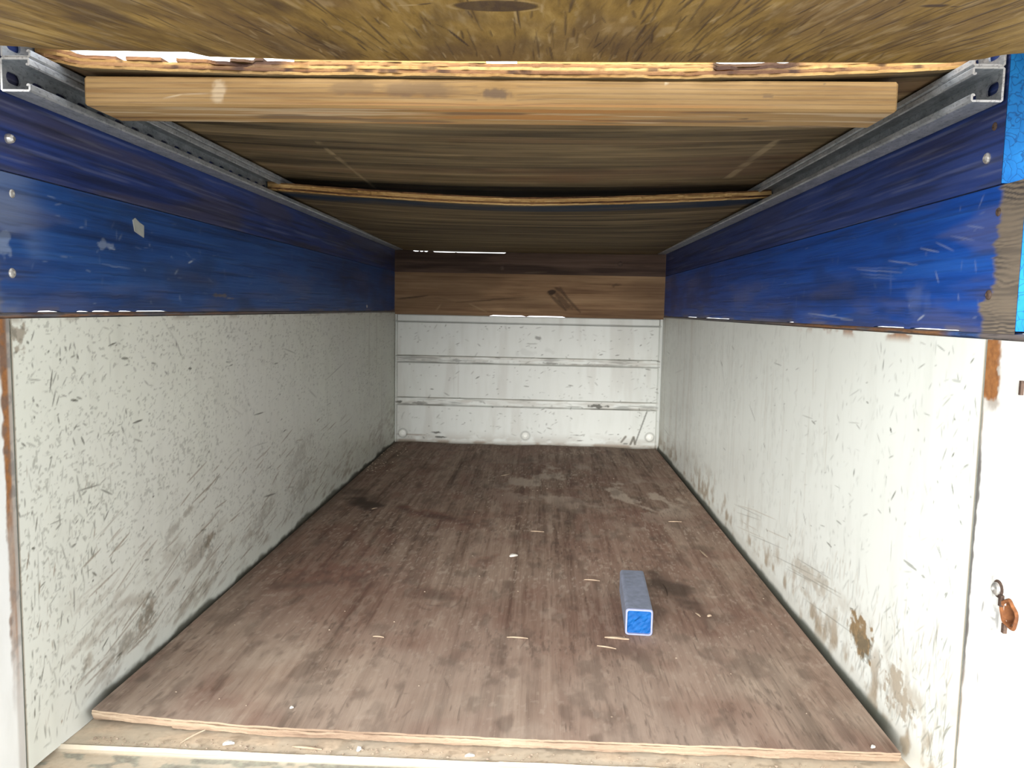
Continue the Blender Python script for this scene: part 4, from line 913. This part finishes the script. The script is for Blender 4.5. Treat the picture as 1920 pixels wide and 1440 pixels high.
# its ragged edge is the rear one: build mirrored in y so that the "front" of the stack is the rear edge
def sheet_rear():
    xs = np.linspace(-0.70, 0.70, 260); n = len(xs)
    th = 0.018
    for k in range(5):
        a, b = CUT5[k] * th, CUT5[k + 1] * th
        yr = 0.985 + (fbm(xs * 30, xs * 0 + k, 70 + k, 4) - .5) * 0.006
        m = MB()
        if k == 0:
            yr = np.minimum(yr, 0.9895); yr = np.maximum(yr, 0.9765)
            m.grid(np.stack([U, V, z1(U, V)], -1), 0, cv.c, flip=True)
            V1 = np.concatenate([np.stack([xs, np.full(n, vs[-1]), z1(xs, vs[-1])], 1), np.stack([xs, yr, z1(xs, yr)], 1)])
            i = np.arange(n - 1); m.add(V1, np.stack([i, i + n, i + 1 + n, i + 1], 1), 0)
        tt = np.linspace(0, 1, 8); Y = 0.44 * (1 - tt) + yr[:, None] * tt; Xg = np.repeat(xs[:, None], 8, 1)
        if k > 0: m.grid(np.stack([Xg, Y, z1(Xg, Y) + a + .00006], -1), 0, flip=True)
        m.grid(np.stack([Xg, Y, z1(Xg, Y) + b - .00006], -1), 0)
        i = np.arange(n - 1)
        for yy, fl in ((yr, 1), (np.full(n, 0.44), 0)):
            Vv = np.concatenate([np.stack([xs, yy, z1(xs, yy) + a + .00006], 1), np.stack([xs, yy, z1(xs, yy) + b - .00006], 1)])
            q = np.stack([i, i + 1, i + 1 + n, i + n], 1); m.add(Vv, q[:, ::-1] if fl else q, 1)
        for e, fl in ((0, 1), (-1, 0)):
            Vv = np.concatenate([np.stack([Xg[e], Y[e], z1(Xg[e], Y[e]) + a], 1), np.stack([Xg[e], Y[e], z1(Xg[e], Y[e]) + b], 1)])
            q = np.stack([np.arange(7), np.arange(7) + 1, np.arange(7) + 9, np.arange(7) + 8], 1); m.add(Vv, q[:, ::-1] if fl else q, 1)
        em = M['ply_edge'] if k % 2 else M['ply_edge_dark']
        m.build('ply', [M['ply_front'], em], root1, wear=True)
sheet_rear()

# ---- middle sheet, sliding in the upper channels
def z2(x, y):
    fr = np.interp(x, [-0.603, -0.57, -0.54, -0.437, -0.296, 0.036, 0.24, 0.38, 0.505, 0.567, 0.603], [0.9300, 0.9245, 0.9180, 0.9155, 0.9122, 0.9117, 0.9117, 0.9158, 0.9215, 0.9250, 0.9300])
    t = sstep(1.06, 1.35, y)
    return fr * (1 - t) + (0.9118 + 0.0165 * (x / .60) ** 2) * t
us = np.linspace(-0.603, 0.603, 300); vs = depth_steps(1.063, 2.50, 0.009)
cv2 = Canvas(us, vs); U2, V2 = cv2.U, cv2.V
r = np.random.RandomState(8)
for k in range(700):
    x = -0.65 + 1.1 * r.rand(); y = 1.15 + 0.8 * r.rand(); L = 0.08 + 0.40 * r.rand() ** 1.5
    cv2.stroke(x, y, x + L, y + r.normal(0, 0.008), 0.003 + 0.006 * r.rand() ** 2, 0 if r.rand() < .6 else 2, 0.2 + 0.55 * r.rand() ** 1.5)
cv2.field(1, sstep(0.50, 0.70, fbm(U2 * 2.2, V2 * 16, 61)) * 0.40); cv2.field(0, sstep(0.52, 0.68, fbm(U2 * 3, V2 * 40, 62)) * 0.45)
for (xa, ya, xb, yb_) in ((-0.3575, 1.50, -0.3705, 2.06), (0.4748, 1.47, 0.4815, 1.86)):   # rubbed tracks
    for s in range(40):
        a, b = s / 40, (s + 1) / 40
        if r.rand() < 0.25: continue
        cv2.stroke(xa + (xb - xa) * a, ya + (yb_ - ya) * a, xa + (xb - xa) * b, ya + (yb_ - ya) * b, 0.006 + 0.005 * r.rand() + (0.008 if xa > 0 else 0), 2, 0.35 + 0.35 * r.rand(), taper=False)
cv2.blob(0.1, 1.82, 0.28, 0.10, 1, 0.6, ragged=0.8, seed=6, freq=8, soft=0.9)
root2 = thing('plywood_sheet', (0, 1.77, 0.912), 'plywood sheet with a broken front edge resting above the pine batten', 'plywood')
def set2(k, xs):
    n1 = vnoise(xs * 60, xs * 0, 90 + k)
    br = sstep(-0.565, -0.545, xs) * sstep(-0.345, -0.375, xs)
    br2 = np.maximum(sstep(-0.30, -0.295, xs) * sstep(-0.262, -0.267, xs), sstep(-0.012, -0.008, xs) * sstep(0.028, 0.024, xs))
    dark = np.maximum(sstep(-0.375, -0.365, xs) * sstep(-0.31, -0.32, xs), sstep(0.275, 0.285, xs) * sstep(0.385, 0.37, xs))
    s = np.zeros_like(xs)
    if k >= 4: s = np.maximum(br * (0.10 + 0.01 * n1), br2 * 0.09)
    if k == 3: s = br * 0.085 * (vnoise(xs * 45, xs * 0, 5) > 0.80)
    if k == 2: s = br * 0.004 * n1
    return s + dark * 0.012 * (k in (2, 3, 4)) * (0.5 + n1)
ply_stack(root2, -0.603, 0.603, lambda x: 1.05 + 0.0 * x, lambda x: 2.50 + 0 * x, z2, 0.0205, CUT5, (M['ply_mid'], [M['ply_edge'], M['ply_edge_dark'], M['ply_edge'], M['ply_edge_dark'], M['ply_edge']]), 0.0035,
          nx=360, bottom=(us, vs, cv2), seed=31, setback=set2,
          edgecol=lambda k, xs: np.clip(np.maximum(sstep(-0.375, -0.36, xs) * sstep(-0.26, -0.285, xs), sstep(0.27, 0.285, xs) * sstep(0.40, 0.375, xs)) * (0.35 + 0.2 * k) + (0.8 if k in (1, 2) else 0.25) * sstep(0.60, 0.80, fbm(xs * 45, xs * 0, 200 + k, 4)), 0, 0.92))

# ---- rear sheet, in the lower channels
root3 = thing('plywood_sheet', (0, 2.78, 0.87), 'rearmost sagging plywood sheet with an orange front edge and dark blue underedge', 'plywood')
us = np.linspace(-0.6015, 0.6015, 160); vs = depth_steps(1.945, 3.645, 0.008)
cv3 = Canvas(us, vs); U3, V3 = cv3.U, cv3.V
cv3.field(0, sstep(2.055, 2.03, V3 + 0.03 * (fbm(U3 * 12, V3 * 30, 4) - .5)) * (0.55 + 0.4 * sstep(0.3, 0.6, fbm(U3 * 6, V3 * 60, 5))))
r = np.random.RandomState(18)
for k in range(160):
    x = -0.6 + 1.1 * r.rand(); y = 2.06 + 1.5 * r.rand(); L = 0.06 + 0.3 * r.rand()
    cv3.stroke(x, y, x + L, y + r.normal(0, 0.01), 0.010, 2 if r.rand() < .4 else 1, 0.2 + 0.35 * r.rand())
ply_stack(root3, -0.6015, 0.6015, lambda x: 1.93 + 0.012 * x, lambda x: 3.645 + 0 * x, z3, 0.0192, CUT5,
          (M['ply_rear'], [M['ply_edge_rear'], M['ply_edge_dark'], M['ply_edge_rear'], M['ply_edge_rear'], M['ply_edge_dark']]), 0.006, nx=220, ny=30, seed=53, bottom=(us, vs, cv3))

# ---- pine batten under the middle sheet
def batten():
    X0, X1, Y0, Y1, Z0, Z1 = -0.543, 0.513, 1.056, 1.147, 0.8736, 0.9112
    c = 0.0028
    m = MB()
    us = np.linspace(X0 + c, X1 - c, 420)
    vs = np.linspace(Z0 + c, Z1 - c, 26); cv = Canvas(us, vs); U, V = cv.U, cv.V
    for k in range(6):                                      # growth-ring lines that dip round the knot
        zc = Z0 + 0.006 + k * 0.0058
        xs = np.linspace(X0 + c, X1 - c, 60)
        zz = zc + 0.0025 * np.sin(xs * 3 + k * .3) + 0.004 * (fbm(xs * 3, xs * 0 + .2 * k, 3) - .5) - (0.003 if zc < 0.893 else -0.003) * np.exp(-((xs - 0.0) / 0.05) ** 2)
        for i in range(59):
            if abs(xs[i]) < 0.025 and abs(zc - 0.893) < 0.008: continue
            cv.stroke(xs[i], zz[i], xs[i + 1], zz[i + 1], 0.0011, 0, 0.45 + 0.2 * r.rand(), taper=False)
    cv.blob(0.0, 0.8925, 0.022, 0.008, 0, 0.75, ragged=0.6, seed=3, freq=90); cv.blob(-0.09, 0.897, 0.085, 0.010, 0, 0.50, ragged=1.0, seed=4, freq=40, soft=0.8)
    cv.blob(-0.20, 0.897, 0.05, 0.008, 0, 0.40, ragged=1.2, seed=14, freq=40, soft=0.8)
    cv.blob(0.35, 0.892, 0.008, 0.004, 0, 0.5, ragged=1, seed=6, freq=120); cv.blob(0.35, 0.910, 0.01, 0.003, 0, 0.5, ragged=.8, seed=7, freq=90); cv.blob(0.42, 0.908, 0.003, 0.003, 0, 0.6, ragged=.3, seed=8); cv.blob(-0.36, 0.890, 0.012, 0.02, 2, 0.5, ragged=1, seed=9, freq=60)
    cv.field(1, sstep(0.8835, 0.8785, V + 0.004 * (fbm(U * 14, V * 200, 5) - .5)) * 0.55 * sstep(-0.40, -0.1, U) * sstep(0.40, 0.25, U))
    cv.stroke(-0.435, 0.8835, -0.41, 0.8885, 0.0012, 2, 0.8); cv.stroke(-0.41, 0.8885, -0.375, 0.890, 0.0012, 2, 0.6); cv.blob(0.22, 0.907, 0.003, 0.003, 2, 0.8, ragged=.6, seed=2)
    m.grid(np.stack([U, np.full_like(U, Y0), V], -1), 0, cv.c)
    vs = np.linspace(Y0 + c, Y1 - c, 50); cb = Canvas(us, vs); U, V = cb.U, cb.V
    cb.field(1, sstep(0.42, 0.60, fbm(U * 4, V * 90, 8)) * 0.9 * sstep(-0.5, -0.15, U) * sstep(0.45, 0.1, U))
    cb.field(0, sstep(0.56, 0.68, fbm(U * 7, V * 60, 28)) * 0.6)
    cb.field(2, sstep(0.58, 0.70, fbm(U * 5, V * 110, 48)) * 0.45); cb.blob(0.33, 1.10, 0.02, 0.01, 0, .7, ragged=.9, seed=12, freq=60)
    m.grid(np.stack([U, V, np.full_like(U, Z0)], -1), 0, cb.c, flip=True)
    def q(*p): m.add(p, [(0, 1, 2, 3)], 0)
    q((X0 + c, Y0 + c, Z1), (X1 - c, Y0 + c, Z1), (X1 - c, Y1 - c, Z1), (X0 + c, Y1 - c, Z1))
    q((X1 - c, Y1, Z0 + c), (X0 + c, Y1, Z0 + c), (X0 + c, Y1, Z1 - c), (X1 - c, Y1, Z1 - c))
    q((X0, Y1 - c, Z0 + c), (X0, Y0 + c, Z0 + c), (X0, Y0 + c, Z1 - c), (X0, Y1 - c, Z1 - c))
    q((X1, Y0 + c, Z0 + c), (X1, Y1 - c, Z0 + c), (X1, Y1 - c, Z1 - c), (X1, Y0 + c, Z1 - c))
    for z, zc in ((Z0, Z0 + c), (Z1, Z1 - c)):
        q((X0 + c, Y0, zc), (X1 - c, Y0, zc), (X1 - c, Y0 + c, z), (X0 + c, Y0 + c, z)); q((X0 + c, Y1, zc), (X1 - c, Y1, zc), (X1 - c, Y1 - c, z), (X0 + c, Y1 - c, z))
        q((X0, Y0 + c, zc), (X0, Y1 - c, zc), (X0 + c, Y1 - c, z), (X0 + c, Y0 + c, z)); q((X1, Y0 + c, zc), (X1, Y1 - c, zc), (X1 - c, Y1 - c, z), (X1 - c, Y0 + c, z))
        for x, xc in ((X0, X0 + c), (X1, X1 - c)):
            for y, yc in ((Y0, Y0 + c), (Y1, Y1 - c)): m.add([(x, yc, zc), (xc, y, zc), (xc, yc, z)], [(0, 1, 2)])
    for x, xc in ((X0, X0 + c), (X1, X1 - c)):
        for y, yc in ((Y0, Y0 + c), (Y1, Y1 - c)): q((x, yc, Z0 + c), (xc, y, Z0 + c), (xc, y, Z1 - c), (x, yc, Z1 - c))
    o = m.build('wooden_batten', M['batten'], wear=True)
    rebase(o, (0, 1.1, Z0)); o.rotation_euler = (0, -0.0022, 0)
    tag(o, 'pale pine batten with a central knot across the top of the opening', 'batten')
batten()

# ---- plywood on the floor
XL, XR = -0.595, 0.591
yf0 = lambda x: np.interp(x, [-0.60, -0.52, -0.31, 0.0, 0.3, 0.60], [1.118, 1.109, 1.0935, 1.090, 1.091, 1.0935])
yb0 = lambda x: 3.575 + 0.012 * np.sin(x * 9) + 0.008 * np.sin(x * 23)
us = np.linspace(XL, XR, 600); vs = depth_steps(1.09, 3.575, 0.0024)
cv = Canvas(us, vs); U, V = cv.U, cv.V
r = np.random.RandomState(77)
n5 = fbm(U * 5, V * 5, 3); n20 = fbm(U * 22, V * 12, 4); nf = fbm(U * 160, V * 70, 5, 3)
def blotch(x0, y0, x1, y1, w, ch, a, seed, fr=14):
    L = math.hypot(x1 - x0, y1 - y0); ang = math.atan2(y1 - y0, x1 - x0)
    cv.blob((x0 + x1) / 2, (y0 + y1) / 2, L / 2, w, ch, a, ragged=0.85, seed=seed, freq=fr, soft=0.85, ang=ang)
blotch(-0.60, 2.58, -0.38, 2.33, 0.085, 0, 1.0, 3, 18); blotch(-0.59, 2.68, -0.50, 2.50, 0.06, 0, 0.7, 4, 18)
blotch(-0.42, 2.42, -0.06, 2.20, 0.05, 1, 0.9, 5, 20); blotch(-0.40, 2.40, -0.04, 2.19, 0.035, 0, 0.6, 6, 24); blotch(-0.36, 2.36, -0.22, 2.30, 0.03, 0, 0.4, 16, 24)
blotch(-0.55, 1.60, -0.24, 1.86, 0.15, 1, 0.7, 7, 9); blotch(-0.52, 1.64, -0.38, 1.70, 0.04, 0, 0.45, 8, 20); blotch(-0.47, 2.2, -0.30, 1.75, 0.05, 1, 0.5, 9)
blotch(0.20, 2.45, 0.52, 2.30, 0.10, 1, 0.55, 10); blotch(0.31, 1.95, 0.43, 1.55, 0.055, 0, 0.8, 11, 16); blotch(0.38, 1.62, 0.46, 1.55, 0.05, 0, 0.4, 12, 16)  # brown patch at back right, then dark patches right of the bar
blotch(-0.20, 1.68, -0.07, 1.62, 0.035, 0, 0.45, 13, 22); blotch(-0.12, 1.98, -0.06, 1.92, 0.03, 0, 0.4, 14, 22); blotch(-0.40, 1.21, -0.20, 1.20, 0.035, 0, 0.28, 15, 16); blotch(-0.28, 1.50, -0.2, 1.45, .04, 0, .3, 18)
blotch(0.33, 1.42, 0.47, 1.36, 0.03, 1, 0.5, 17); blotch(-0.05, 1.75, 0.25, 1.68, 0.10, 1, 0.3, 19)
# pale dried residue towards the back right
rs = sstep(0.52, 0.62, fbm(U * 16 + V * 4, V * 9, 21, 5))
m1 = np.exp(-(((U - 0.12) / 0.20) ** 2 + ((V - 2.85) / 0.30) ** 2)) + np.exp(-(((U - 0.40) / 0.16) ** 2 + ((V - 2.62) / 0.22) ** 2))
cv.field(2, np.clip(rs * m1 * 1.1, 0, 0.75))
cv.field(2, sstep(0.63, 0.70, nf) * 0.45 * (0.35 + 0.65 * sstep(0.45, 0.6, n5)))
cv.field(2, sstep(0.40, 0.66, n5) * 0.26 * sstep(2.1, 1.25, V) + 0.16 * sstep(1.60, 1.12, V) * sstep(0.25, 0.6, n20))
cv.field(1, sstep(0.50, 0.70, fbm(U * 3.1, V * 2.6, 14)) * 0.35)
cv.field(0, sstep(0.58, 0.78, fbm(U * 190, V * 38, 41, 4)) * 0.45 * sstep(0.3, 0.65, fbm(U * 7, V * 5, 42)))
cv.field(1, sstep(0.48, 0.70, fbm(U * 15, V * 9, 51, 5)) * 0.40)
cv.field(0, sstep(0.54, 0.75, fbm(U * 34, V * 15, 52, 5)) * 0.38)
cv.field(2, sstep(0.60, 0.74, fbm(U * 48, V * 18, 53, 5)) * 0.22)
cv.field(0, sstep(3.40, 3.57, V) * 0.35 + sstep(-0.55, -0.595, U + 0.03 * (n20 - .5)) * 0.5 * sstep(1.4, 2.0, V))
for k in range(520):                                        # open grain
    rt = r.rand() < 0.6
    x = (0.10 + 0.48 * r.rand()) if rt else (-0.58 + 1.1 * r.rand()); y = 1.10 + (0.55 * r.rand() ** 1.5 if rt else 1.4 * r.rand() ** 1.5); L = 0.015 + 0.07 * r.rand() ** 2
    cv.stroke(x, y, x + r.normal(0, 0.002), y + L, 0.0008 + 0.0012 * r.rand() ** 2, 0, 0.3 + 0.5 * r.rand())
for k in range(60): 
    x = XL + (XR - XL) * r.rand(); y = 1.13 + 1.2 * r.rand(); cv.stroke(x, y, x + r.normal(0, .02), y + r.normal(0, .03), 0.002, 0, 0.5)
for (a, b, rad) in ((-0.14, 1.645, 0.05), (-0.14, 1.645, 0.034)):  # grain eye
    dd = np.sqrt(((U - a) / rad) ** 2 + ((V - b) / (rad * 1.6)) ** 2)
    cv.field(0, np.exp(-((dd - 1) / 0.05) ** 2) * 0.35 * sstep(.35, .6, fbm(U * 30, V * 30, 9)))
root0 = thing('plywood_sheet', (0, 2.33, -0.018), 'brown stained plywood sheet lying on the floor of the bed', 'plywood')
warp = lambda x, y: -0.0172 + 0.0025 * sstep(-0.40, -0.58, x) * sstep(1.35, 1.12, y)
ply_stack(root0, XL, XR, yf0, yb0, warp, 0.0172, CUT5, (M['floor'], [M['floor_edge'], M['floor_edge'], M['floor_edge'], M['floor_edge'], M['floor_edge']]), 0.0022, nx=300, ny=12, top=(us, vs, cv), seed=91,
          setback=lambda k, xs: {0: 0.008, 1: 0.004, 2: 0.002, 3: 0.0, 4: 0.0015}[k] * (0.4 + 1.2 * fbm(xs * 22, xs * 0, 33 + k, 4)) + (0.03 * (k == 0) * sstep(-0.56, -0.55, xs) * sstep(-0.47, -0.48, xs)))

# ================================================================== SQUARE BAR
def square_bar():
    a, H, L, wl, cr = 0.026, 0.052, 0.232, 0.0035, 0.006
    def ring(hw, y, c):
        P = []
        for sx, sz, a0 in ((1, 1, 0), (-1, 1, 1), (-1, -1, 2), (1, -1, 3)):
            for k in range(4):
                an = (a0 + k / 3) * math.pi / 2
                P.append((sx * (hw - c) + math.cos(an) * c, y, a + sz * (hw - c) + math.sin(an) * c))
        return P
    t = thing('square_bar', (0.2655, 1.4725, 0.0003), 'grey-blue square bar with a bright blue end lying on the floor plywood', 'bar')
    t.rotation_euler = (0, 0, -0.047)
    def sweep(m, rings, mi):
        n = 16
        V = [p for rg in rings for p in rg]
        m.add(V, [(i * n + k, i * n + (k + 1) % n, (i + 1) * n + (k + 1) % n, (i + 1) * n + k) for i in range(len(rings) - 1) for k in range(n)], mi)
    m = MB()
    sweep(m, [ring(a, L - 0.003, cr), ring(a, 0.002, cr)], 0)
    sweep(m, [ring(a, 0.002, cr), ring(a - 0.001, 0.0, cr), ring(a - wl, 0.0, cr - .002), ring(a - wl - 0.0005, 0.007, cr - .002)], 1)
    sweep(m, [ring(a - 0.003, L, cr), ring(a, L - 0.003, cr)], 0)
    m.add(ring(a - 0.003, L, cr), [tuple(range(16))], 0)
    b = m.build('bar_body', [M['bar'], M['bar_rim']]); b.parent = t
    m = MB(); rr = np.random.RandomState(2)
    g = np.linspace(-(a - wl), a - wl, 9); P = np.zeros((9, 9, 3))
    for i, x in enumerate(g):
        for j, z in enumerate(g): P[i, j] = (x, 0.0045 + 0.0012 * rr.randn() * (0 < i < 8 and 0 < j < 8), a + z)
    m.grid(P, 0)
    b = m.build('end_face', M['bar_blue']); b.parent = t; b['label'] = 'bright blue painted end face'
    m = MB(); m.box(-a + 0.005, a - 0.005, L, L + 0.02, 0.0, 0.012); b = m.build('end_tab', M['bar']); b.parent = t
square_bar()

# ================================================================== DEBRIS
def splinter(x, y, L, w, ang, label, h=0.003, z=0.0004, mat='chip', cat='splinter', name='wood_splinter', group=None, bend=0.15, tilt=0.0):
    m = MB(); V = []; rr = np.random.RandomState(int(abs(x * 999) + abs(y * 777)) % 9999)
    bend = bend * (rr.rand() * 2 - 1) * 1.2; h = h * 0.7
    for s in np.linspace(-0.5, 0.5, 5):
        ww = 0.8 * w * (1 - 0.65 * (2 * abs(s)) ** 2) * (0.8 + .4 * rr.rand()); off = bend * L * (0.25 - s * s)
        zz = h * (0.55 + 0.45 * math.cos(s * 3)) ; lift = 0.25 * h * (1 - 4 * s * s) + (s + .5) * L * math.tan(tilt)
        V += [(s * L, off - ww / 2, lift), (s * L, off + ww / 2, lift), (s * L, off + ww * 0.3, lift + zz), (s * L, off - ww * 0.3, lift + zz)]
    F = [(0, 1, 2, 3), (19, 18, 17, 16)]
    for i in range(4):
        for k in range(4): F.append((i * 4 + k, (i + 1) * 4 + k, (i + 1) * 4 + (k + 1) % 4, i * 4 + (k + 1) % 4))
    m.add(V, F)
    o = m.build(name, M[mat]); o.location = (x, y, z); o.rotation_euler = (0, 0, ang)
    return tag(o, label, cat, group)
SP = 'pale splinters on the floor plywood'
splinter(0.2227, 1.4565, 0.046, 0.012, -0.12, 'flat pale splinter touching the front of the blue-ended bar', group=SP, h=.004)
splinter(0.2000, 1.4140, 0.036, 0.005, -0.30, 'thin pale twig just in front of the flat splinter by the bar', group=SP)
splinter(0.1950, 1.7770, 0.036, 0.004, -0.15, 'thin twig on the plywood left of the far end of the bar', group=SP)
splinter(0.0666, 2.1650, 0.038, 0.007, -0.10, 'pale twig near the middle of the plywood beyond the white flake', group=SP)
splinter(0.4715, 2.3150, 0.040, 0.006, 0.02, 'short twig on the plywood near the right wall towards the back', group=SP)
splinter(0.0350, 1.4420, 0.040, 0.005, -0.05, 'bent straw-coloured twig in the centre front of the plywood', group=SP, bend=0.4)
splinter(-0.2240, 1.4230, 0.022, 0.004, -0.1, 'tiny pale sliver on the plywood left of the centre front', group=SP)
splinter(0.4950, 2.0100, 0.060, 0.007, 1.7, 'upright-lying twig by the right wall beyond the bar', group=SP)
splinter(0.3545, 1.7300, 0.075, 0.003, 1.55, 'dark thin twig beside the right of the bar', group=SP, mat='screw_dark')
splinter(0.3998, 1.5880, 0.020, 0.005, 1.9, 'short pale sliver right of the front of the bar', group=SP)
splinter(0.4220, 1.5832, 0.010, 0.008, 0.4, 'small pale chip right of the bar', group=SP, h=.005)
splinter(-0.4325, 2.3620, 0.022, 0.008, 0.9, 'pale sliver in the dark oil stain near the left wall', group=SP)
splinter(-0.0590, 2.9100, 0.045, 0.012, 0.9, 'pale sliver far back in the middle of the plywood', group=SP)
splinter(0.0092, 1.9382, 0.022, 0.020, 0.5, 'white paint flake in the middle of the floor plywood', mat='flake', cat='flake', name='paint_flake', h=0.006)
splinter(0.5568, 1.1057, 0.008, 0.007, 0.5, 'tiny white flake at the front right corner of the floor plywood', mat='flake', cat='flake', name='paint_flake', h=0.004)
splinter(-0.3010, 1.1510, 0.006, 0.006, 0.5, 'tiny white flake near the front left edge of the floor plywood', mat='flake', cat='flake', name='paint_flake', h=0.004)
splinter(-0.425, 1.083, 0.034, 0.0035, 0.5, 'pale straw poking out under the front left edge of the floor plywood', z=-0.019, tilt=0.35)
splinter(-0.370, 1.078, 0.016, 0.010, 0.3, 'pale chip lying under the front left plywood edge', z=-0.019, h=.006, mat='flake', cat='chip', name='wood_chip')
splinter(-0.180, 1.078, 0.010, 0.009, 1.3, 'rounded pale chip under the plywood edge left of centre', z=-0.019, h=.006, mat='flake', cat='chip', name='wood_chip')
splinter(-0.255, 1.077, 0.045, 0.006, -0.1, 'long pale sliver on the sill below the plywood edge left of centre', z=-0.0195, h=.004)
splinter(-0.020, 1.074, 0.014, 0.008, 0.2, 'pale chip on the sill below the middle of the plywood edge', z=-0.0195, h=.005, mat='flake', cat='chip', name='wood_chip')

def crumbs(name, pts, label):
    m = MB(); rr = np.random.RandomState(12)
    for (x, y, z, s) in pts:
        j = lambda: s * (0.6 + 0.8 * rr.rand())
        V = [(x + j(), y, z + s * .4), (x, y + j(), z + s * .4), (x - j(), y, z + s * .4), (x, y - j(), z + s * .4), (x, y, z + s * 1.1), (x, y, z)]
        m.add(V, [(0, 1, 4), (1, 2, 4), (2, 3, 4), (3, 0, 4), (1, 0, 5), (2, 1, 5), (3, 2, 5), (0, 3, 5)])
    o = m.build(name, M['crumb']); o['kind'] = 'stuff'
    return tag(o, label, 'debris')
r = np.random.RandomState(5); pts = []
for k in range(420): pts.append((-0.57 + 1.1 * r.rand() ** 1.2, 1.066 + 0.022 * r.rand(), -0.0205, 0.0006 + 0.0022 * r.rand() ** 3))
crumbs('sill_crumbs', pts, 'loose pale crumbs along the sill under the plywood edge')
pts = []
for k in range(260): pts.append((XL + .02 + 1.15 * r.rand(), 1.14 + 2.3 * r.rand() ** 1.3, 0.0, 0.0006 + 0.0018 * r.rand() ** 3))
for k in range(120): pts.append((-0.59 + 0.10 * r.rand() ** 1.5, 2.9 + 0.6 * r.rand(), 0.0, 0.001 + 0.004 * r.rand() ** 2))
for k in range(120): pts.append((-0.15 + 0.35 * r.randn() * .5 + .25, 2.75 + 0.2 * r.randn(), 0.0, 0.0008 + 0.0022 * r.rand() ** 2))
crumbs('floor_crumbs', [p for p in pts if XL + .005 < p[0] < XR - .005 and 1.13 < p[1] < 3.56], 'tiny pale crumbs scattered over the brown floor plywood')
bpy.context.view_layer.update()
